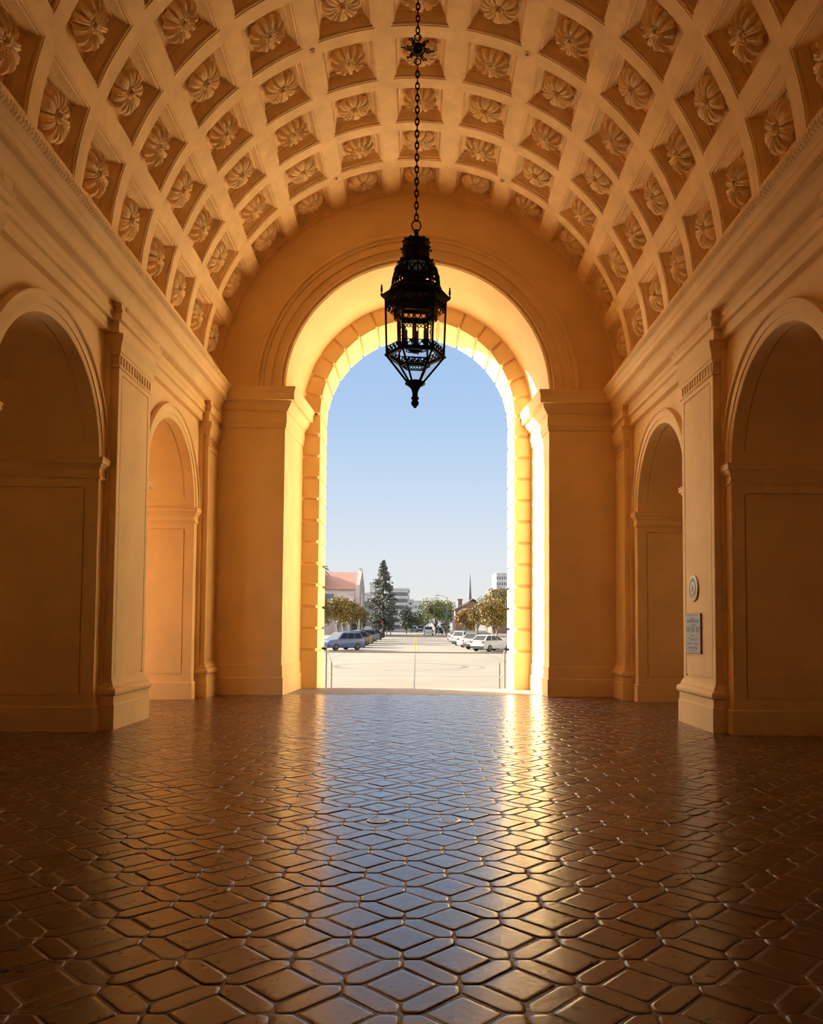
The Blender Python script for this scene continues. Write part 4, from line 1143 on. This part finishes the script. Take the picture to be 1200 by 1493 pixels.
def block(name, x0, x1, y0, y1, z1, floors, label, wall='office', band=.55, cols=0):
    x, y = (x0+x1)/2, y0
    t = empty(name, (x, y, zr(y))); tag(t, label, 'building')
    w = (x1-x0)/2; m = MB(); m.box(-w,w,0,y1-y0,0,z1); m.build('wall', M[wall], t)
    fh = z1/(floors+.25)
    for k in range(floors):
        zz = .35*fh+k*fh
        if cols == 0:
            m = MB(); m.box(-w+.25,w-.25,-.06,.1,zz,zz+band*fh); m.box(w-.1,w+.06,.4,y1-y0-.4,zz,zz+band*fh); m.box(-w-.06,-w+.1,.4,y1-y0-.4,zz,zz+band*fh); m.build('window_band', M['winglass'], t)
        else:
            for c in range(cols):
                cx = -w+2*w*(c+.5)/cols; m = MB(); m.box(cx-w/cols*.6,cx+w/cols*.6,-.06,.1,zz,zz+band*fh); m.build('window', M['winglass'], t)
    m = MB(); m.box(-w-.15,w+.15,-.15,y1-y0+.15,z1,z1+.5); m.build('parapet', M[wall], t)
    return t
block('office_building', -8.2,-2.3,230,250,12.0,6,'white office block with dark window bands right of the conifer')
block('office_building', -2.6,-1.2,255,270,9.6,6,'narrow pale office wing just behind the white office block')
block('grey_building', -14.3,-9.0,205,225,9.6,2,'grey building between the pink hall and the conifer','greyb', .5)
m_ = block('grey_building', -13.6,-10.4,230,240,13.6,3,'pale grey upper block rising behind the grey building','hazeb', .35)
block('distant_building', -2.8,4.0,420,440,13.5,3,'hazy pale block at the far end of the street','hazeb', .4, 4)
block('tower_block', 35.5,44,350,370,24.2,9,'white high-rise with rows of windows at the right edge','office', .5, 8)
block('brick_building', 18.2,27,190,205,10.2,3,'brown brick building behind the big olive tree at the right','brick', .5, 6)
block('bounce_building', 30, 44, 34, 120, 15, 3, 'added unseen civic building along the right side of the plaza', 'bounce', .4)  # out of view; added to bounce sunlight into the hall
def brick_house():
    t = empty('brick_house', (8.6, 140, zr(140))); tag(t, 'brick house with a gabled grey roof and chimney on the right', 'building')
    m = MB(); m.box(-1.7,1.9,0,10,0,4.9); m.poly([(-1.7,0,4.9),(1.9,0,4.9),(1.9,0,6.3),(1.3,0,6.5)]); m.build('wall', M['brick'], t)
    m = MB(); m.quad((-1.9,-.3,4.75),(1.4,-.3,6.7),(1.4,10.3,6.7),(-1.9,10.3,4.75)); m.quad((-1.9,-.3,4.95),(1.4,-.3,6.9),(1.4,10.3,6.9),(-1.9,10.3,4.95)); m.quad((-1.9,-.3,4.75),(1.4,-.3,6.7),(1.4,-.3,6.9),(-1.9,-.3,4.95)); m.quad((1.4,-.3,6.9),(4.4,-.3,4.95),(4.4,10.3,4.95),(1.4,10.3,6.9)); m.build('roof', M['slate'], t)
    m = MB(); m.box(-1.1,-.35,2,3.2,5.0,6.7); m.box(-1.2,-.25,1.9,3.3,6.7,6.9); m.build('chimney', M['brick'], t)
    m = MB(); m.box(-.8,1.6,-.06,.1,2.6,4.3); m.build('window', M['winglass'], t)
    m = MB(); m.box(-.9,1.7,-.07,.1,4.3,4.9); m.build('lintel', M['office'], t)
brick_house()
t = empty('church_spire', (13.9, 205, zr(205))); tag(t, 'thin dark spire rising behind the brick house', 'spire')
m = MB(); m.box(-.8,.8,-.8,.8,0,6.4); m.build('tower', M['brick'], t)
m = MB(); m.lathe([(.62,6.4),(.52,7.4),(.40,10.0),(.22,13.0),(.05,15.2),(.0001,15.6)], n=8); m.build('spire', M['slate_dark'] if 'slate_dark' in M else M['winglass'], t)

# ------------------------------------------------------------------ street furniture
M['pole'] = plain('galvanised_pole', (.16,.16,.15), .5, .3)
M['sign'] = plain('green_sign', (.03,.11,.075), .5)
def street_light(x, y, h, arm, label, sign=False, signal=None):
    t = empty('street_light', (x, y, zr(y))); tag(t, label, 'street light')
    m = MB(); m.tube([(0,0,0),(0,0,h)], [.11,.07], 8); m.build('pole', M['pole'], t)
    m = MB(); m.tube([(0,0,h*.93),(arm*.3,0,h*.99),(arm*.7,0,h*1.02),(arm,0,h*1.02)], [.05,.045,.04,.035], 6); m.build('arm', M['pole'], t)
    m = MB(); m.box(*sorted((arm-.1*abs(arm)/arm, arm+.65*abs(arm)/arm)), -.14,.14,h*1.02-.08,h*1.02+.06); m.build('lamp_head', M['pole'], t)
    if sign:
        m = MB(); m.box(-.8,.75,-.08,-.05,4.0,4.45); m.build('street_sign', M['sign'], t)
    if signal:
        m = MB(); m.tube([(0,0,signal[1]+.6),(signal[0],0,signal[1]+.75)], [.07,.05], 6); m.build('signal_arm', M['pole'], t)
        m = MB(); m.box(signal[0]-.22,signal[0]+.22,-.2,.2,signal[1]-.35,signal[1]+.75); m.build('signal_head', M['iron'], t)
street_light(5.85, 150, 7.6, -1.6, 'tall street light with a green sign and hanging signal, right of the street', True, (-3.1, 4.75))
street_light(-9.6, 140, 7.6, 1.4, 'street light with a short arm in front of the grey building')
street_light(-9.2, 128, 4.3, 3.1, 'low mast arm reaching right in front of the conifer')
def post(name, x, y, h, r, label, cat, head=None, mat='pole'):
    t = empty(name, (x, y, zr(y))); tag(t, label, cat)
    m = MB(); m.tube([(0,0,0),(0,0,h)], r, 8); m.build('pole', M[mat], t)
    if head: 
        m = MB(); m.box(-head[0],head[0],-.12,.12,h-head[1],h+.1); m.build('head', M[head[2]], t)
post('traffic_signal', -6.4, 150, 2.7, .07, 'short signal post with a red lamp box in front of the conifer', 'traffic signal', (.17,.7,'tail'))
post('signal_post', -5.6, 150, 2.0, .08, 'plain pale post right of the red signal', 'post')
post('signal_post', -4.9, 152, 1.4, .09, 'short pale post farthest right below the conifer', 'post')
post('signal_post', 8.0, 128, 3.4, .08, 'plain post in front of the brick house', 'post', None, 'pole')
post('signal_post', 4.6, 165, 1.9, .10, 'short post with a sign box left of the tall street light', 'post', (.2,.6,'sign'))
# ------------------------------------------------------------------ sky, sun, camera
SUN_AZ, SUN_EL = R(27), R(18.5)       # azimuth: from -X towards +Y
sun_dir = Vector((-math.cos(SUN_AZ)*math.cos(SUN_EL), math.sin(SUN_AZ)*math.cos(SUN_EL), math.sin(SUN_EL)))
ld = bpy.data.lights.new('sun', 'SUN'); ld.energy = SUN_E; ld.angle = R(.8); ld.color = (1, .93, .78)
lo = bpy.data.objects.new('sun', ld); COL.objects.link(lo)
lo.rotation_euler = (-sun_dir).to_track_quat('-Z', 'Y').to_euler(); lo.location = (0, 40, 40)

w = bpy.data.worlds.new('sky'); SC.world = w; w.use_nodes = True
nt = w.node_tree; nt.nodes.clear(); L = nt.links.new
out = N(nt, 'ShaderNodeOutputWorld'); bg = N(nt, 'ShaderNodeBackground'); tc = N(nt, 'ShaderNodeTexCoord')
sx = N(nt, 'ShaderNodeSeparateXYZ'); L(tc.outputs['Generated'], sx.inputs[0])
cr = N(nt, 'ShaderNodeValToRGB'); e = cr.color_ramp.elements
e[0].position = 0; e[0].color = (.86,.84,.80,1)
e[1].position = 1; e[1].color = (.20,.36,.70,1)
for p, c in SKY:
    q = e.new(p); q.color = (*c, 1)
L(sx.outputs['Z'], cr.inputs['Fac'])
# bright haze round the sun
dp = N(nt, 'ShaderNodeVectorMath', operation='DOT_PRODUCT'); dp.inputs[1].default_value = sun_dir
nv = N(nt, 'ShaderNodeVectorMath', operation='NORMALIZE'); L(tc.outputs['Generated'], nv.inputs[0]); L(nv.outputs[0], dp.inputs[0])
mr = N(nt, 'ShaderNodeMapRange'); mr.inputs['From Min'].default_value = .58; mr.inputs['From Max'].default_value = 1; mr.interpolation_type = 'SMOOTHERSTEP'
L(dp.outputs['Value'], mr.inputs['Value'])
mu = N(nt, 'ShaderNodeMix', data_type='RGBA', blend_type='ADD'); mu.inputs['B'].default_value = (HALO*1.0, HALO*.9, HALO*.7, 1)
L(mr.outputs['Result'], mu.inputs['Factor']); L(cr.outputs['Color'], mu.inputs['A'])
# paler, brighter haze in the half of the sky behind the building
m3 = N(nt, 'ShaderNodeMapRange'); m3.inputs['From Min'].default_value = .15; m3.inputs['From Max'].default_value = -.7; m3.interpolation_type = 'SMOOTHERSTEP'
L(sx.outputs['Y'], m3.inputs['Value'])
m4 = N(nt, 'ShaderNodeMix', data_type='RGBA', blend_type='ADD'); m4.inputs['B'].default_value = (BACK, BACK, BACK*1.02, 1)
L(m3.outputs['Result'], m4.inputs['Factor']); L(mu.outputs['Result'], m4.inputs['A'])
L(m4.outputs['Result'], bg.inputs['Color']); bg.inputs['Strength'].default_value = SKY_S; L(bg.outputs[0], out.inputs[0])

cam = bpy.data.cameras.new('camera'); co = bpy.data.objects.new('camera', cam); COL.objects.link(co)
FPX = 1150.0
cam.sensor_width = 36; cam.sensor_fit = 'AUTO'; cam.lens = FPX*36/1493
pit, rol, yaw = R(2.7), R(.4), R(.8)
fw = Vector((math.sin(yaw)*math.cos(pit), math.cos(yaw)*math.cos(pit), math.sin(pit)))
rt = Vector((math.cos(yaw), -math.sin(yaw), 0)); up = rt.cross(fw)
c_, s_ = math.cos(rol), math.sin(rol)
u2 = up*c_ - rt*s_; r2 = rt*c_ + up*s_
co.matrix_world = Matrix.Translation((.04-.03, 0, 1.6)) @ Matrix((r2, u2, -fw)).transposed().to_4x4()
d = Vector((0,1,0)); ox = FPX*d.dot(r2)/d.dot(fw); oy = -FPX*d.dot(u2)/d.dot(fw)
ppx, ppy = 607-ox, 912-oy
cam.shift_x = (600-ppx)/1493; cam.shift_y = (ppy-746.5)/1493
cam.clip_end = 3000; cam.clip_start = .05
SC.camera = co
vs = SC.view_settings; vs.view_transform = 'Standard'; vs.look = 'None'; vs.exposure = EXPO; vs.gamma = 1; vs.use_curve_mapping = False
SC.display_settings.display_device = 'sRGB'
cy = SC.cycles; cy.max_bounces = 14; cy.diffuse_bounces = 10; cy.glossy_bounces = 5; cy.transparent_max_bounces = 24; cy.transmission_bounces = 6
cy.sample_clamp_indirect = 12; cy.use_denoising = True
cy.caustics_reflective = False; cy.caustics_refractive = False
